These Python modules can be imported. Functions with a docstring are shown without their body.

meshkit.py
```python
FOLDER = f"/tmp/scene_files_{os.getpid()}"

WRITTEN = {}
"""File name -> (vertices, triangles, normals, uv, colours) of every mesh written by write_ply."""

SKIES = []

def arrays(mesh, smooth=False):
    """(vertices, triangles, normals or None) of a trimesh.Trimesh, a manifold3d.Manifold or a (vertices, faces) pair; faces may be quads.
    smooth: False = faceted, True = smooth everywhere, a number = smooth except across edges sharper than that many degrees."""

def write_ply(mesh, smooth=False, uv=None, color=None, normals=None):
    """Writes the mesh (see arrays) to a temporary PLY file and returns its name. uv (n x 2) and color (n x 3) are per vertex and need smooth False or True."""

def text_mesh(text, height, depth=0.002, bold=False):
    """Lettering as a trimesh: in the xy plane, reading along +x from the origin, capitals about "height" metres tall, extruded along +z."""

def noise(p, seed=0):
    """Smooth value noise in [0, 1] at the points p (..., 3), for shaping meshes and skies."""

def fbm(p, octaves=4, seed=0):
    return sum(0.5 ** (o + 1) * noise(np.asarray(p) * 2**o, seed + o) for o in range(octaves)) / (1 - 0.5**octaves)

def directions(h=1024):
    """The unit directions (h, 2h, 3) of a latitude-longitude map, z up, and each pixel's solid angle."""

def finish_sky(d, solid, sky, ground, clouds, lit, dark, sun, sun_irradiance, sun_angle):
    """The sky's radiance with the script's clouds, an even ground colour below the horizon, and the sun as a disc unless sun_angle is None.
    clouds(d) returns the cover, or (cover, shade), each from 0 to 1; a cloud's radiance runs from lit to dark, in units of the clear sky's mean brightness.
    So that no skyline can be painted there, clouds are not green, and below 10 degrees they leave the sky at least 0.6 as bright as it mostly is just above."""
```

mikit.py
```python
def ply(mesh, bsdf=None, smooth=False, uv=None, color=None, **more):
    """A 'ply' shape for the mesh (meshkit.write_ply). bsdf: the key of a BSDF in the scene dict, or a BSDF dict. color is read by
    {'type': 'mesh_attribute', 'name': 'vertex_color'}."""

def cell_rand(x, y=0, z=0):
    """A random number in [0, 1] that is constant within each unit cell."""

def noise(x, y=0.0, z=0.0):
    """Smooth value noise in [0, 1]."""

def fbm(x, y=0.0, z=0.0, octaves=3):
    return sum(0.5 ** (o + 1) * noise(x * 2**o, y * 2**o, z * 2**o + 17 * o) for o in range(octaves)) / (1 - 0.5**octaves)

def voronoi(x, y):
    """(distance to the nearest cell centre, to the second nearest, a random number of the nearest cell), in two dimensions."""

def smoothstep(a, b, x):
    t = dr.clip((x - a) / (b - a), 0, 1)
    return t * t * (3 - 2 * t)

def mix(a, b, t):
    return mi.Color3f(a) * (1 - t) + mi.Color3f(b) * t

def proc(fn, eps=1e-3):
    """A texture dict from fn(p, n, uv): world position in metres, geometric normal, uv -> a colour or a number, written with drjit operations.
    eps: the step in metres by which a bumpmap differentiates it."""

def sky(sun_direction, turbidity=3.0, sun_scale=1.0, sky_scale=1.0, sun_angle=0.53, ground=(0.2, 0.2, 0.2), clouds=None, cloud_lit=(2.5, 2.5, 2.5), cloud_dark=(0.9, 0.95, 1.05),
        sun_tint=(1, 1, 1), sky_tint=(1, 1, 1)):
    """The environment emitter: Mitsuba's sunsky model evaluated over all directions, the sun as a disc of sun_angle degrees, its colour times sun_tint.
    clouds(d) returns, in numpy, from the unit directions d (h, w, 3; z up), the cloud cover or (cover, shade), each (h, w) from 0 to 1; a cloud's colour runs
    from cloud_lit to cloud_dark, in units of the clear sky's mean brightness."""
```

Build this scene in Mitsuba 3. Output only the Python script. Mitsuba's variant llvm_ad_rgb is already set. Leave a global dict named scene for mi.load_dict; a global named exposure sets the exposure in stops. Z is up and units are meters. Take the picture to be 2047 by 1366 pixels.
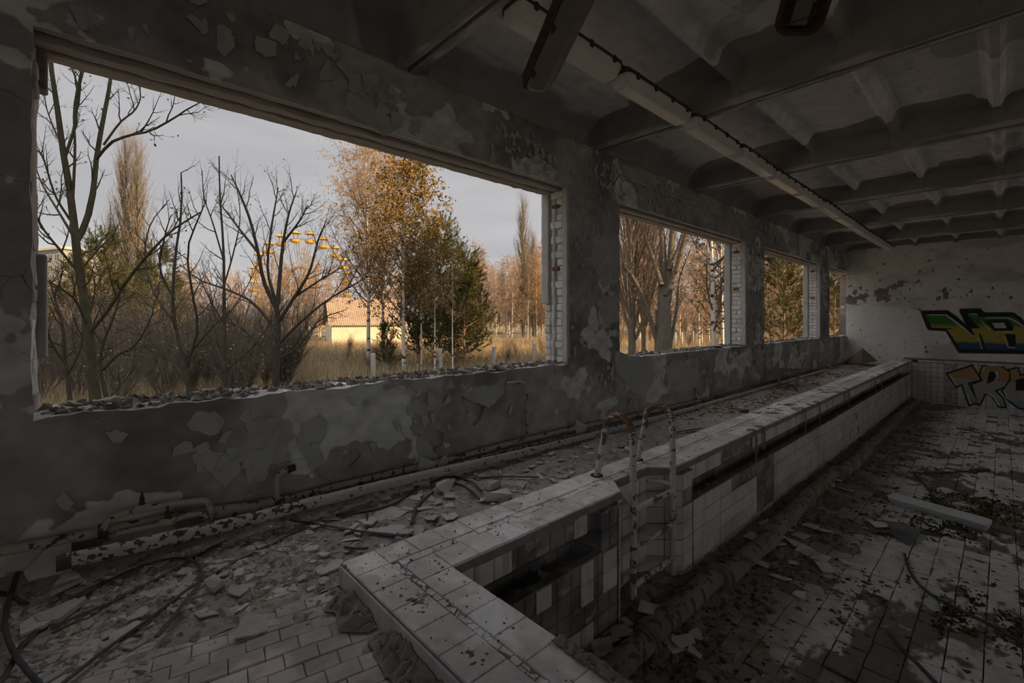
import math, random
import numpy as np, trimesh, manifold3d as m3, shapely.geometry as sg
import drjit as dr
import mitsuba as mi
import mikit, meshkit
from mikit import noise, fbm, voronoi, smoothstep, mix, cell_rand, proc

T = mi.ScalarTransform4f
rng = np.random.default_rng(11)
random.seed(11)

# ------------------------------------------------------------------ camera, sky, sun, exposure
FPX, HV, VPX = 910.0, 639.0, 2005.0
ANG = math.atan((VPX - 1023.5) / FPX)
CA, SA = math.cos(ANG), math.sin(ANG)
CZ = 1.53
scene = {'type': 'scene'}
labels = {}
scene['camera'] = {'type': 'perspective', 'fov': 2 * math.degrees(math.atan(1023.5 / FPX)), 'fov_axis': 'x',
                   'principal_point_offset_x': 0.0, 'principal_point_offset_y': (683.0 - HV) / 1366.0,
                   'near_clip': 0.05, 'far_clip': 2000.0,
                   'to_world': T().look_at(origin=[0, 0, CZ], target=[CA, SA, CZ], up=[0, 0, 1])}
exposure = 0.0


def sky_cover(d):
    el = d[..., 2]
    streak = meshkit.fbm(np.stack([d[..., 0] * 3, d[..., 1] * 3, el * 14], -1), 4, seed=3)
    low = np.clip(el / 0.30, 0, 1)
    shade = np.clip(0.875 + 0.12 * low - 0.96 * np.clip((el - 0.39) / 0.50, 0, 1) + 0.22 * (streak - 0.5), 0, 1)
    return np.full(el.shape, 0.95), shade


scene['sky'] = mikit.sky([0.25, -0.90, 0.32], turbidity=5.0, sun_scale=1.05, sky_scale=1.0, ground=(0.16, 0.14, 0.11),
                         clouds=sky_cover, cloud_lit=(2.50, 2.38, 2.30), cloud_dark=(0.715, 0.70, 0.71), sun_tint=(1.0, 0.89, 0.76), sun_angle=1.2)
exposure = 2.95


# ------------------------------------------------------------------ helpers
def ray(u, v):
    """Direction (per metre of depth) of a point of the photograph, to work out where things stand."""
    t = (u - 1023.5) / FPX
    return np.array([CA + t * SA, SA - t * CA, -(v - HV) / FPX])


def on_z(u, v, z):
    r = ray(u, v)
    return np.array([0, 0, CZ]) + r * ((z - CZ) / r[2])


def on_y(u, v, y):
    r = ray(u, v)
    return np.array([0, 0, CZ]) + r * (y / r[1])


def on_x(u, v, x):
    r = ray(u, v)
    return np.array([0, 0, CZ]) + r * (x / r[0])


def at_depth(u, v, d):
    return np.array([0, 0, CZ]) + ray(u, v) * d


counts = {}


def fresh(name, parent=None):
    base = (parent + '__' if parent else '') + name
    n = counts.get(base, 0)
    counts[base] = n + 1
    return base if n == 0 else f'{base}_{n:03d}'


def tag(k, label=None, cat=None, group=None, kind=None):
    e = labels.setdefault(k, {})
    for a, b in (('label', label), ('category', cat), ('group', group), ('kind', kind)):
        if b:
            e[a] = b
    return k


def thing(name, label, cat, group=None, kind=None):
    return tag(fresh(name), label, cat, group, kind)


def put(name, shape, parent=None, label=None, cat=None, group=None, kind=None, to_world=None):
    k = fresh(name, parent)
    scene[k] = dict(shape) if to_world is None else {**shape, 'to_world': to_world}
    if label or cat or group or kind:
        tag(k, label, cat, group, kind)
    return k


def struct(name, shape, label=None):
    return put(name, shape, None, label, None, None, 'structure')


def cat_mesh(parts):
    V, F, o = [], [], 0
    for v, f in parts:
        V.append(v)
        F.append(f + o)
        o += len(v)
    return np.vstack(V), np.vstack(F)


def mesh(tm):
    return np.asarray(tm.vertices, float), np.asarray(tm.faces, int)


def cbox(lo, hi, b=0.004):
    """A box with all edges chamfered by b."""
    lo, hi = np.array(lo, float), np.array(hi, float)
    b = min(b, 0.45 * (hi - lo).min())
    P = []
    for i in range(3):
        for sx in (0, 1):
            for sy in (0, 1):
                for sz in (0, 1):
                    s = np.array([sx, sy, sz])
                    p = np.where(s, hi, lo).astype(float)
                    for j in range(3):
                        if j != i:
                            p[j] += -b if s[j] else b
                    P.append(p)
    h = trimesh.convex.convex_hull(np.array(P))
    return mesh(h)


def hull(P):
    return mesh(trimesh.convex.convex_hull(np.asarray(P, float)))


def frames(P):
    t = np.gradient(P, axis=-2)
    t /= np.linalg.norm(t, axis=-1, keepdims=True) + 1e-12
    ref = np.where(np.abs(t[..., 2:]) < 0.92, [0, 0, 1.0], [1.0, 0, 0])
    # one reference for a whole line, so that it does not twist
    ref = np.broadcast_to(ref[..., :1, :] if P.ndim == 3 else ref[:1], t.shape)
    a = np.cross(t, ref)
    a /= np.linalg.norm(a, axis=-1, keepdims=True) + 1e-9
    return t, a, np.cross(t, a)


def tubes(P, R, sides=4, caps=False):
    """Lines (B, n, 3) with radii (B, n) as tubes."""
    P = np.asarray(P, float)
    if P.ndim == 2:
        P, R = P[None], np.broadcast_to(np.asarray(R, float), (len(P),))[None]
    B, n = P.shape[:2]
    _, a, b = frames(P)
    g = np.arange(sides) * 2 * np.pi / sides
    V = P[:, :, None] + R[:, :, None, None] * (np.cos(g)[:, None] * a[:, :, None] + np.sin(g)[:, None] * b[:, :, None])
    i, j = np.meshgrid(np.arange(n - 1), np.arange(sides), indexing='ij')
    q = np.stack([i * sides + j, (i + 1) * sides + j, (i + 1) * sides + (j + 1) % sides, i * sides + (j + 1) % sides], -1).reshape(-1, 4)
    f = np.vstack([q[:, [0, 2, 1]], q[:, [0, 3, 2]]])
    if caps:
        c = np.arange(1, sides - 1)
        e = (n - 1) * sides
        f = np.vstack([f, np.stack([c * 0, c, c + 1], 1), np.stack([c * 0 + e, c + 1 + e, c + e], 1)])
    F = (f[None] + (np.arange(B) * n * sides)[:, None, None]).reshape(-1, 3)
    return V.reshape(-1, 3), F


def spline(pts, n=24):
    """Catmull-Rom through the points."""
    p = np.asarray(pts, float)
    p = np.vstack([2 * p[0] - p[1], p, 2 * p[-1] - p[-2]])
    out = []
    m = len(p) - 3
    for s in np.linspace(0, m - 1e-6, n):
        i = int(s)
        t = s - i
        a, b, c, d = p[i:i + 4]
        out.append(0.5 * (2 * b + (c - a) * t + (2 * a - 5 * b + 4 * c - d) * t * t + (3 * b - a - 3 * c + d) * t ** 3))
    return np.array(out)


def prism(poly, z0, z1):
    """An outline (n, 2) or shapely polygon extruded along z."""
    p = poly if hasattr(poly, 'exterior') else sg.Polygon(poly)
    if not p.is_valid:
        p = p.buffer(0)
    gs = getattr(p, 'geoms', [p])
    out = []
    for g in gs:
        if g.area > 1e-7:
            m = trimesh.creation.extrude_polygon(g, z1 - z0, engine='earcut')
            v, f = mesh(m)
            out.append((v + [0, 0, z0], f))
    return cat_mesh(out)


def xf(vf, M):
    v, f = vf
    M = np.array(M, float)
    return v @ M[:3, :3].T + M[:3, 3], f


def manifold(vf):
    v, f = vf
    return m3.Manifold(m3.Mesh(np.asarray(v, np.float32), np.asarray(f, np.uint32)))


def mbox(lo, hi):
    lo, hi = np.array(lo, float), np.array(hi, float)
    return m3.Manifold.cube(tuple(hi - lo)).translate(tuple(lo))


def of(man):
    m = man.to_mesh()
    return np.asarray(m.vert_properties[:, :3], float), np.asarray(m.tri_verts, int)


def rough(vf, amp, scale=8.0, seed=0):
    """Vertices moved by noise."""
    v, f = vf
    d = np.stack([meshkit.fbm(v * scale, 3, seed + 7 * k) - 0.5 for k in range(3)], -1)
    return v + d * 2 * (amp if np.isscalar(amp) else amp[:, None]), f


def bsdf(name, d):
    scene['mat_' + name] = d
    return name


def ply(m, material, **more):
    return mikit.ply(m, 'mat_' + material, **more)


TINT = (0.955, 1.0, 1.07)             # the colours below are given a little warm; the place is greyer


def pbr(name, fn, rough_=0.85, spec=0.3, bump=None, bscale=1.0, eps=2e-3, **more):
    if isinstance(fn, (tuple, list)):
        col = {'type': 'rgb', 'value': [min(0.95, a * b) for a, b in zip(fn, TINT)]}
    else:
        tint = TINT
        col = proc(lambda p, n, uv: fn(p, n, uv) * mi.Color3f(*tint))
    d = {'type': 'principled', 'base_color': col, 'roughness': rough_, 'specular': spec, **more}
    if bump is not None:
        d = {'type': 'bumpmap', 'arbitrary': proc(bump, eps), 'scale': bscale, 'bsdf': d}
    return bsdf(name, {'type': 'twosided', 'bsdf': d})


def flat(name, fn):
    col = {'type': 'rgb', 'value': list(fn)} if isinstance(fn, (tuple, list)) else (fn if isinstance(fn, dict) else proc(fn))
    return bsdf(name, {'type': 'twosided', 'bsdf': {'type': 'diffuse', 'reflectance': col}})


VCOL = {'type': 'mesh_attribute', 'name': 'vertex_color'}

# ------------------------------------------------------------------ materials
C = mi.Color3f


def fn_wall(p, n, uv):
    a, b, c = p.x, p.y * 1.3, p.z
    big = fbm(a * 0.9, b, c * 0.9 + 3, 4)
    fine = fbm(a * 9, b * 9, c * 9, 3)
    col = mix((0.335, 0.31, 0.285), (0.45, 0.42, 0.39), smoothstep(0.3, 0.7, big))
    col = mix(col, (0.21, 0.193, 0.176), smoothstep(0.50, 0.72, fbm(a * 1.7 + 9, b, c * 0.8, 4)) * 0.8)
    patch = fbm(a * 1.5 + 31, b, c * 1.5 + 7, 5) + 0.10 * (fine - 0.5)
    col = mix(col, mix((0.56, 0.57, 0.52), (0.68, 0.68, 0.62), fine), smoothstep(0.585, 0.60, patch))
    col = col * (0.72 + 0.56 * fine)
    vd, v2, _ = voronoi(a * 2.2 + 0.3 * fine, c * 2.2)
    crack = (1 - smoothstep(0.0, 0.012, v2 - vd)) * smoothstep(0.56, 0.66, noise(a * 0.9, b, c * 0.9 + 40))
    return col * (1 - 0.7 * crack)


def bump_wall(p, n, uv):
    a, b, c = p.x, p.y * 1.3, p.z
    fine = fbm(a * 9, b * 9, c * 9, 3)
    patch = fbm(a * 1.5 + 31, b, c * 1.5 + 7, 5) + 0.10 * (fine - 0.5)
    return 0.012 * fine + 0.008 * smoothstep(0.585, 0.60, patch) + 0.004 * noise(a * 60, b * 60, c * 60)


pbr('plaster_dark', fn_wall, 0.9, 0.2, bump_wall)


def fn_ceil(p, n, uv):
    a, b = p.x, p.y
    fine = fbm(a * 8, b * 8, p.z * 8, 3)
    med = fbm(a * 2.1, b * 2.1, 5.0, 4)
    col = mix((0.60, 0.575, 0.54), (0.70, 0.675, 0.64), fine)
    st = fbm(a * 0.8, b * 0.8, 5.0, 4) + 0.12 * (fine - 0.5)
    col = mix(col, (0.42, 0.395, 0.37), smoothstep(0.60, 0.62, st) * 0.8)
    col = mix(col, (0.46, 0.43, 0.405), smoothstep(0.60, 0.68, fbm(a * 3, b * 12, 3.3, 4)) * 0.6)
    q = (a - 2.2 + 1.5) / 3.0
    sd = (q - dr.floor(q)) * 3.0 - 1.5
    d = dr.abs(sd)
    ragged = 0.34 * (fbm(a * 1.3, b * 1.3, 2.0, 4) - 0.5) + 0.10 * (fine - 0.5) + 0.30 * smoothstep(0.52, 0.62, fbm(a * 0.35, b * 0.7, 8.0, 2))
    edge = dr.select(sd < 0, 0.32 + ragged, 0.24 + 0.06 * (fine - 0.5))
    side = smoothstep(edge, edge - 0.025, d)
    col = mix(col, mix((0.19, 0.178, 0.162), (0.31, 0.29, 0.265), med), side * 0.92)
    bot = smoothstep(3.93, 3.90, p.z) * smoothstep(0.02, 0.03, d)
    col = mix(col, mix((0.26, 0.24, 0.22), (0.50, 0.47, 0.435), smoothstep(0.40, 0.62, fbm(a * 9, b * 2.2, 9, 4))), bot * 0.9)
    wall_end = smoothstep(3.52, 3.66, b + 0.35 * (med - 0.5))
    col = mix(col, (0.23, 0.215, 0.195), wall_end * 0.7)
    return col * (0.85 + 0.3 * fine)


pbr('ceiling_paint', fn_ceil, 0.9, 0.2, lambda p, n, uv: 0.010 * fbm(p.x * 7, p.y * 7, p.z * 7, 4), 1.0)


def fn_far(p, n, uv):
    y, z = p.y, p.z
    fine = fbm(y * 10, z * 10, 1.0, 3)
    col = mix((0.79, 0.785, 0.715), (0.85, 0.84, 0.77), fbm(y * 1.2, z * 1.2, 2.0, 3))
    band = smoothstep(1.95, 2.2, z) * smoothstep(3.0, 2.6, z)
    near = smoothstep(0.7, 3.4, y)
    peel = fbm(y * 3.2 + 3, z * 3.2, 7.0, 5)
    thr = 0.80 - 0.29 * band * near - 0.06 * band
    col = mix(col, mix((0.20, 0.165, 0.135), (0.30, 0.25, 0.21), fine), smoothstep(thr, thr + 0.02, peel + 0.12 * (fine - 0.5)))
    spots = fbm(y * 9, z * 9, 11.0, 3)
    col = mix(col, (0.25, 0.22, 0.18), smoothstep(0.80 - 0.06 * band, 0.815 - 0.06 * band, spots))
    col = mix(col, (0.36, 0.345, 0.30), smoothstep(0.5, 0.75, fbm(y * 0.8, z * 1.8, 21.0, 4)) * 0.5)
    return col * (0.92 + 0.16 * fine)


pbr('pale_paint', (0.74, 0.73, 0.70), 0.85, 0.2)
pbr('far_paint', fn_far, 0.75, 0.3, lambda p, n, uv: 0.004 * fbm(p.y * 14, p.z * 14, 3.0, 4))


def dirt_tile(base, dark, streak, k=0.55):
    def fn(p, n, uv):
        h = p.x + p.y
        fine = fbm(p.x * 14, p.y * 14, p.z * 14, 3)
        big = fbm(p.x * 1.7, p.y * 1.7, p.z * 2.5, 4)
        st = fbm(h * 16, p.z * 1.4, 4.0, 3) if streak else fbm(p.x * 5, p.y * 5, 3.0, 4)
        col = mix(base, tuple(0.82 * x for x in base), fine)
        col = mix(col, dark, smoothstep(0.44, 0.78, big) * k)
        return mix(col, dark, smoothstep(0.55, 0.75, st) * k * 0.8)
    return fn


for i, b in enumerate([(0.74, 0.695, 0.635), (0.69, 0.64, 0.585), (0.78, 0.745, 0.69)]):
    pbr(f'wall_tile_{"abc"[i]}', dirt_tile(b, (0.29, 0.255, 0.22), True), 0.42, 0.45)
def bare_grid(p):
    i, j = (p.x - 4.36) / 0.1545, (p.z + 0.25) / 0.1545
    fi, fj = i - dr.floor(i), j - dr.floor(j)
    w = 0.10 * (fbm(p.x * 9, p.y * 9, p.z * 9, 3) - 0.5)
    e = dr.minimum(dr.minimum(fi, 1 - fi), dr.minimum(fj, 1 - fj)) + w
    return smoothstep(0.02, 0.09, e)


def fn_bare(p, n, uv):
    fine = fbm(p.x * 12, p.y * 12, p.z * 12, 4)
    big = fbm(p.x * 3.4, p.y * 3.4, p.z * 3.4, 3)
    col = mix((0.155, 0.148, 0.138), (0.30, 0.285, 0.265), smoothstep(0.3, 0.7, big))
    col = mix(col, (0.44, 0.42, 0.39), smoothstep(0.60, 0.72, fbm(p.x * 7, p.y * 7, p.z * 16, 4)) * 0.7)
    return mix(col * 0.62, col, bare_grid(p)) * (0.75 + 0.5 * fine)


pbr('wall_tile_bare', fn_bare, 0.9, 0.2, lambda p, n, uv: 0.012 * fbm(p.x * 16, p.y * 16, p.z * 16, 4) + 0.006 * bare_grid(p))
pbr('far_tile_a', dirt_tile((0.74, 0.72, 0.66), (0.46, 0.32, 0.26), False, 0.45), 0.35, 0.5)
pbr('far_tile_b', dirt_tile((0.70, 0.68, 0.62), (0.43, 0.30, 0.24), False, 0.45), 0.35, 0.5)
pbr('far_tile_pink', lambda p, n, uv: mix((0.33, 0.21, 0.185), (0.60, 0.52, 0.47), smoothstep(0.42, 0.6, fbm(p.y * 55, p.z * 55, 2.0, 2))), 0.45, 0.4)


def fn_coping(base, mossy=1.0):
    def fn(p, n, uv):
        fine = fbm(p.x * 18, p.y * 18, 2.0, 3)
        big = fbm(p.x * 2.6, p.y * 2.6, 8.0, 4)
        col = mix(base, tuple(0.72 * x for x in base), smoothstep(0.3, 0.7, big))
        col = col * (0.80 + 0.36 * fine)
        col = mix(col, tuple(min(1, 1.35 * x) for x in base), smoothstep(0.60, 0.72, fbm(p.x * 5, p.y * 5, 19.0, 3)) * 0.5)
        moss = fbm(p.x * 6 + 5, p.y * 6, 31.0, 4) + 0.2 * (noise(p.x * 60, p.y * 60, 1.0) - 0.5)
        col = mix(col, (0.075, 0.072, 0.062), smoothstep(0.66, 0.70, moss) * smoothstep(0.4, 0.55, noise(p.x * 1.1, p.y * 1.3, 5.0)) * mossy)
        rust = fbm(p.x * 3 + 50, p.y * 3, 3.0, 4)
        return mix(col, (0.30, 0.19, 0.11), smoothstep(0.68, 0.80, rust) * 0.5)
    return fn


pbr('coping_tile_a', fn_coping((0.80, 0.745, 0.71)), 0.62, 0.35, lambda p, n, uv: 0.003 * fbm(p.x * 30, p.y * 30, 1.0, 3))
pbr('coping_tile_b', fn_coping((0.75, 0.70, 0.67)), 0.62, 0.35, lambda p, n, uv: 0.003 * fbm(p.x * 30, p.y * 30, 1.0, 3))
pbr('coping_tile_c', fn_coping((0.84, 0.79, 0.76)), 0.58, 0.35, lambda p, n, uv: 0.003 * fbm(p.x * 30, p.y * 30, 1.0, 3))
pbr('coping_face', fn_coping((0.66, 0.62, 0.60), 0.0), 0.62, 0.35)
pbr('mortar', lambda p, n, uv: mix((0.18, 0.165, 0.15), (0.32, 0.30, 0.275), fbm(p.x * 12, p.y * 12, p.z * 12, 4)), 0.95, 0.1, lambda p, n, uv: 0.01 * fbm(p.x * 20, p.y * 20, p.z * 20, 4))
pbr('dust', lambda p, n, uv: mix(mix((0.27, 0.25, 0.228), (0.43, 0.40, 0.372), fbm(p.x * 2.5, p.y * 2.5, 1.0, 4)), (0.10, 0.09, 0.08), smoothstep(0.52, 0.75, fbm(p.x * 22, p.y * 22, 7.0, 3)) * 0.7), 0.95, 0.1,
    lambda p, n, uv: 0.02 * fbm(p.x * 18, p.y * 18, 3.0, 5))
for i, b in enumerate([(0.56, 0.50, 0.465), (0.52, 0.475, 0.44), (0.63, 0.59, 0.56)]):
    pbr(f'deck_tile_{"abc"[i]}', fn_coping(b, 0.0), 0.75, 0.25, lambda p, n, uv: 0.004 * fbm(p.x * 26, p.y * 26, 1.0, 3))


def fn_pool(base):
    def fn(p, n, uv):
        fine = fbm(p.x * 12, p.y * 12, 1.0, 4)
        col = mix(base, tuple(0.6 * x for x in base), fbm(p.x * 2.2, p.y * 2.2, 3.0, 3)) * (0.75 + 0.4 * fine)
        m = fbm(p.x * 0.9 + 3, p.y * 1.6, 4.0, 3) * 0.62 + 0.38 * fbm(p.x * 5.5, p.y * 9.5, 2.0, 4)
        m = m + 0.05 * smoothstep(9.0, 3.0, p.x)
        mo = smoothstep(0.555, 0.625, m + 0.06 * (fine - 0.5))
        col = mix(col, mix((0.07, 0.066, 0.05), (0.12, 0.115, 0.07), fbm(p.x * 25, p.y * 25, 5.0, 2)), mo * 0.9)
        dust = smoothstep(0.75, 1.6, p.y + 0.5 * (fbm(p.x * 1.8, p.y * 1.8, 8.0, 3) - 0.5))
        return mix(col, mix((0.25, 0.21, 0.175), (0.36, 0.31, 0.265), fine), dust * 0.85)
    return fn


pbr('pool_tile_a', fn_pool((0.76, 0.735, 0.695)), 0.7, 0.3, lambda p, n, uv: 0.006 * fbm(p.x * 22, p.y * 22, 1.0, 4))
pbr('pool_tile_b', fn_pool((0.70, 0.675, 0.635)), 0.7, 0.3, lambda p, n, uv: 0.006 * fbm(p.x * 22, p.y * 22, 1.0, 4))
pbr('pool_dirt', lambda p, n, uv: mix(mix((0.18, 0.152, 0.126), (0.32, 0.275, 0.23), fbm(p.x * 5, p.y * 5, 2.0, 5)), (0.06, 0.05, 0.042), smoothstep(0.55, 0.7, fbm(p.x * 16, p.y * 28, 7.0, 3)) * 0.7), 0.95, 0.1,
    lambda p, n, uv: 0.03 * fbm(p.x * 13, p.y * 13, 3.0, 5))


def rusted(paint, thr, sc=9.0, rust=(0.062, 0.040, 0.030)):
    def fn(p, n, uv):
        r = fbm(p.x * sc, p.y * sc, p.z * sc, 4) + 0.25 * (noise(p.x * 70, p.y * 70, p.z * 70) - 0.5)
        fine = fbm(p.x * 30, p.y * 30, p.z * 30, 2)
        col = mix(tuple(0.8 * x for x in paint), paint, fine)
        return mix(col, mix(rust, tuple(1.9 * x for x in rust), fine), smoothstep(thr, thr + 0.05, r))
    return fn


def fn_ladder(p, n, uv):
    r = fbm(p.x * 16, p.y * 16, p.z * 16, 4) + 0.3 * (noise(p.x * 90, p.y * 90, p.z * 90) - 0.5)
    thr = 0.60 - 0.22 * smoothstep(0.40, 0.66, p.z) - 0.04 * smoothstep(0.1, -0.4, p.z)
    fine = fbm(p.x * 40, p.y * 40, p.z * 40, 2)
    return mix(mix((0.50, 0.475, 0.43), (0.60, 0.575, 0.53), fine), mix((0.11, 0.06, 0.035), (0.25, 0.135, 0.075), fine), smoothstep(thr, thr + 0.06, r))


pbr('pipe_cream', rusted((0.47, 0.44, 0.36), 0.62, 20.0), 0.6, 0.35)
pbr('pipe_grey', rusted((0.46, 0.445, 0.42), 0.66, 26.0), 0.6, 0.35)
pbr('pipe_flaky', rusted((0.50, 0.48, 0.45), 0.53, 34.0), 0.7, 0.3)
pbr('ladder_paint', fn_ladder, 0.55, 0.4)
pbr('rust', lambda p, n, uv: mix((0.055, 0.038, 0.030), (0.115, 0.074, 0.052), fbm(p.x * 25, p.y * 25, p.z * 25, 3)), 0.9, 0.15)
pbr('rubber', lambda p, n, uv: mix((0.030, 0.029, 0.030), (0.085, 0.082, 0.080), fbm(p.x * 18, p.y * 18, 2.0, 3)), 0.62, 0.4)
pbr('lamp_cover', lambda p, n, uv: mix((0.74, 0.69, 0.64), (0.60, 0.555, 0.51), fbm(p.x * 3, p.y * 9, p.z * 9, 3)), 0.28, 0.5)
pbr('lamp_pan', lambda p, n, uv: mix((0.05, 0.042, 0.038), (0.11, 0.085, 0.07), fbm(p.x * 12, p.y * 12, p.z * 12, 3)), 0.7, 0.3)
pbr('old_cover', lambda p, n, uv: mix((0.14, 0.12, 0.105), (0.22, 0.19, 0.165), fbm(p.x * 6, p.y * 6, p.z * 6, 3)), 0.35, 0.5)
pbr('brick_a', lambda p, n, uv: mix((0.60, 0.57, 0.52), (0.74, 0.715, 0.66), fbm(p.x * 9, p.y * 9, p.z * 9, 4)), 0.9, 0.2, lambda p, n, uv: 0.006 * fbm(p.x * 30, p.y * 30, p.z * 30, 4))
pbr('brick_b', lambda p, n, uv: mix((0.52, 0.495, 0.45), (0.66, 0.635, 0.58), fbm(p.x * 9, p.y * 9, p.z * 9, 4)), 0.9, 0.2, lambda p, n, uv: 0.006 * fbm(p.x * 30, p.y * 30, p.z * 30, 4))
pbr('brick_red', (0.20, 0.095, 0.062), 0.9, 0.2)
pbr('concrete', lambda p, n, uv: mix((0.40, 0.38, 0.35), (0.56, 0.535, 0.50), fbm(p.x * 4, p.y * 4, p.z * 4, 5)), 0.9, 0.2, lambda p, n, uv: 0.005 * fbm(p.x * 20, p.y * 20, p.z * 20, 4))
pbr('lintel', lambda p, n, uv: mix((0.26, 0.225, 0.20), (0.44, 0.395, 0.36), fbm(p.x * 2.2, p.y * 26, p.z * 12, 5)), 0.9, 0.2, lambda p, n, uv: 0.012 * fbm(p.x * 3.5, p.y * 22, p.z * 12, 5))
for i, b in enumerate([(0.64, 0.62, 0.595), (0.56, 0.53, 0.50), (0.70, 0.685, 0.66), (0.42, 0.39, 0.36)]):
    pbr(f'rubble_{"abcd"[i]}', (lambda b: lambda p, n, uv: mix(tuple(0.62 * x for x in b), b, fbm(p.x * 9, p.y * 9, p.z * 14, 4)))(b), 0.9, 0.2)
pbr('wood_old', lambda p, n, uv: mix((0.16, 0.125, 0.10), (0.33, 0.275, 0.235), fbm(p.x * 4, p.y * 30, p.z * 30, 3)), 0.8, 0.25)
pbr('board_brown', lambda p, n, uv: mix((0.085, 0.055, 0.038), (0.175, 0.118, 0.085), fbm(p.y * 22 + p.z * 22, (p.y - p.z) * 2.5, 2.0, 3)), 0.7, 0.3)
pbr('cloth', lambda p, n, uv: mix((0.17, 0.145, 0.12), (0.35, 0.305, 0.26), fbm(p.x * 7, p.y * 7, p.z * 7, 4)), 0.95, 0.1, lambda p, n, uv: 0.008 * fbm(p.x * 25, p.y * 25, p.z * 25, 4))
pbr('flake', lambda p, n, uv: mix((0.36, 0.37, 0.335), (0.50, 0.50, 0.455), fbm(p.x * 5, p.y * 5, p.z * 5, 3)), 0.85, 0.2)
pbr('white_plastic', lambda p, n, uv: mix((0.50, 0.49, 0.475), (0.64, 0.63, 0.61), fbm(p.x * 6, p.y * 6, 2.0, 3)), 0.4, 0.4)
pbr('dark_sheet', lambda p, n, uv: mix((0.07, 0.07, 0.072), (0.17, 0.17, 0.17), fbm(p.x * 5, p.y * 5, 2.0, 3)), 0.75, 0.3)
flat('moss', VCOL)
flat('leaf_litter', VCOL)
flat('chips', VCOL)
TINT = (1.0, 1.0, 1.0)
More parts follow.
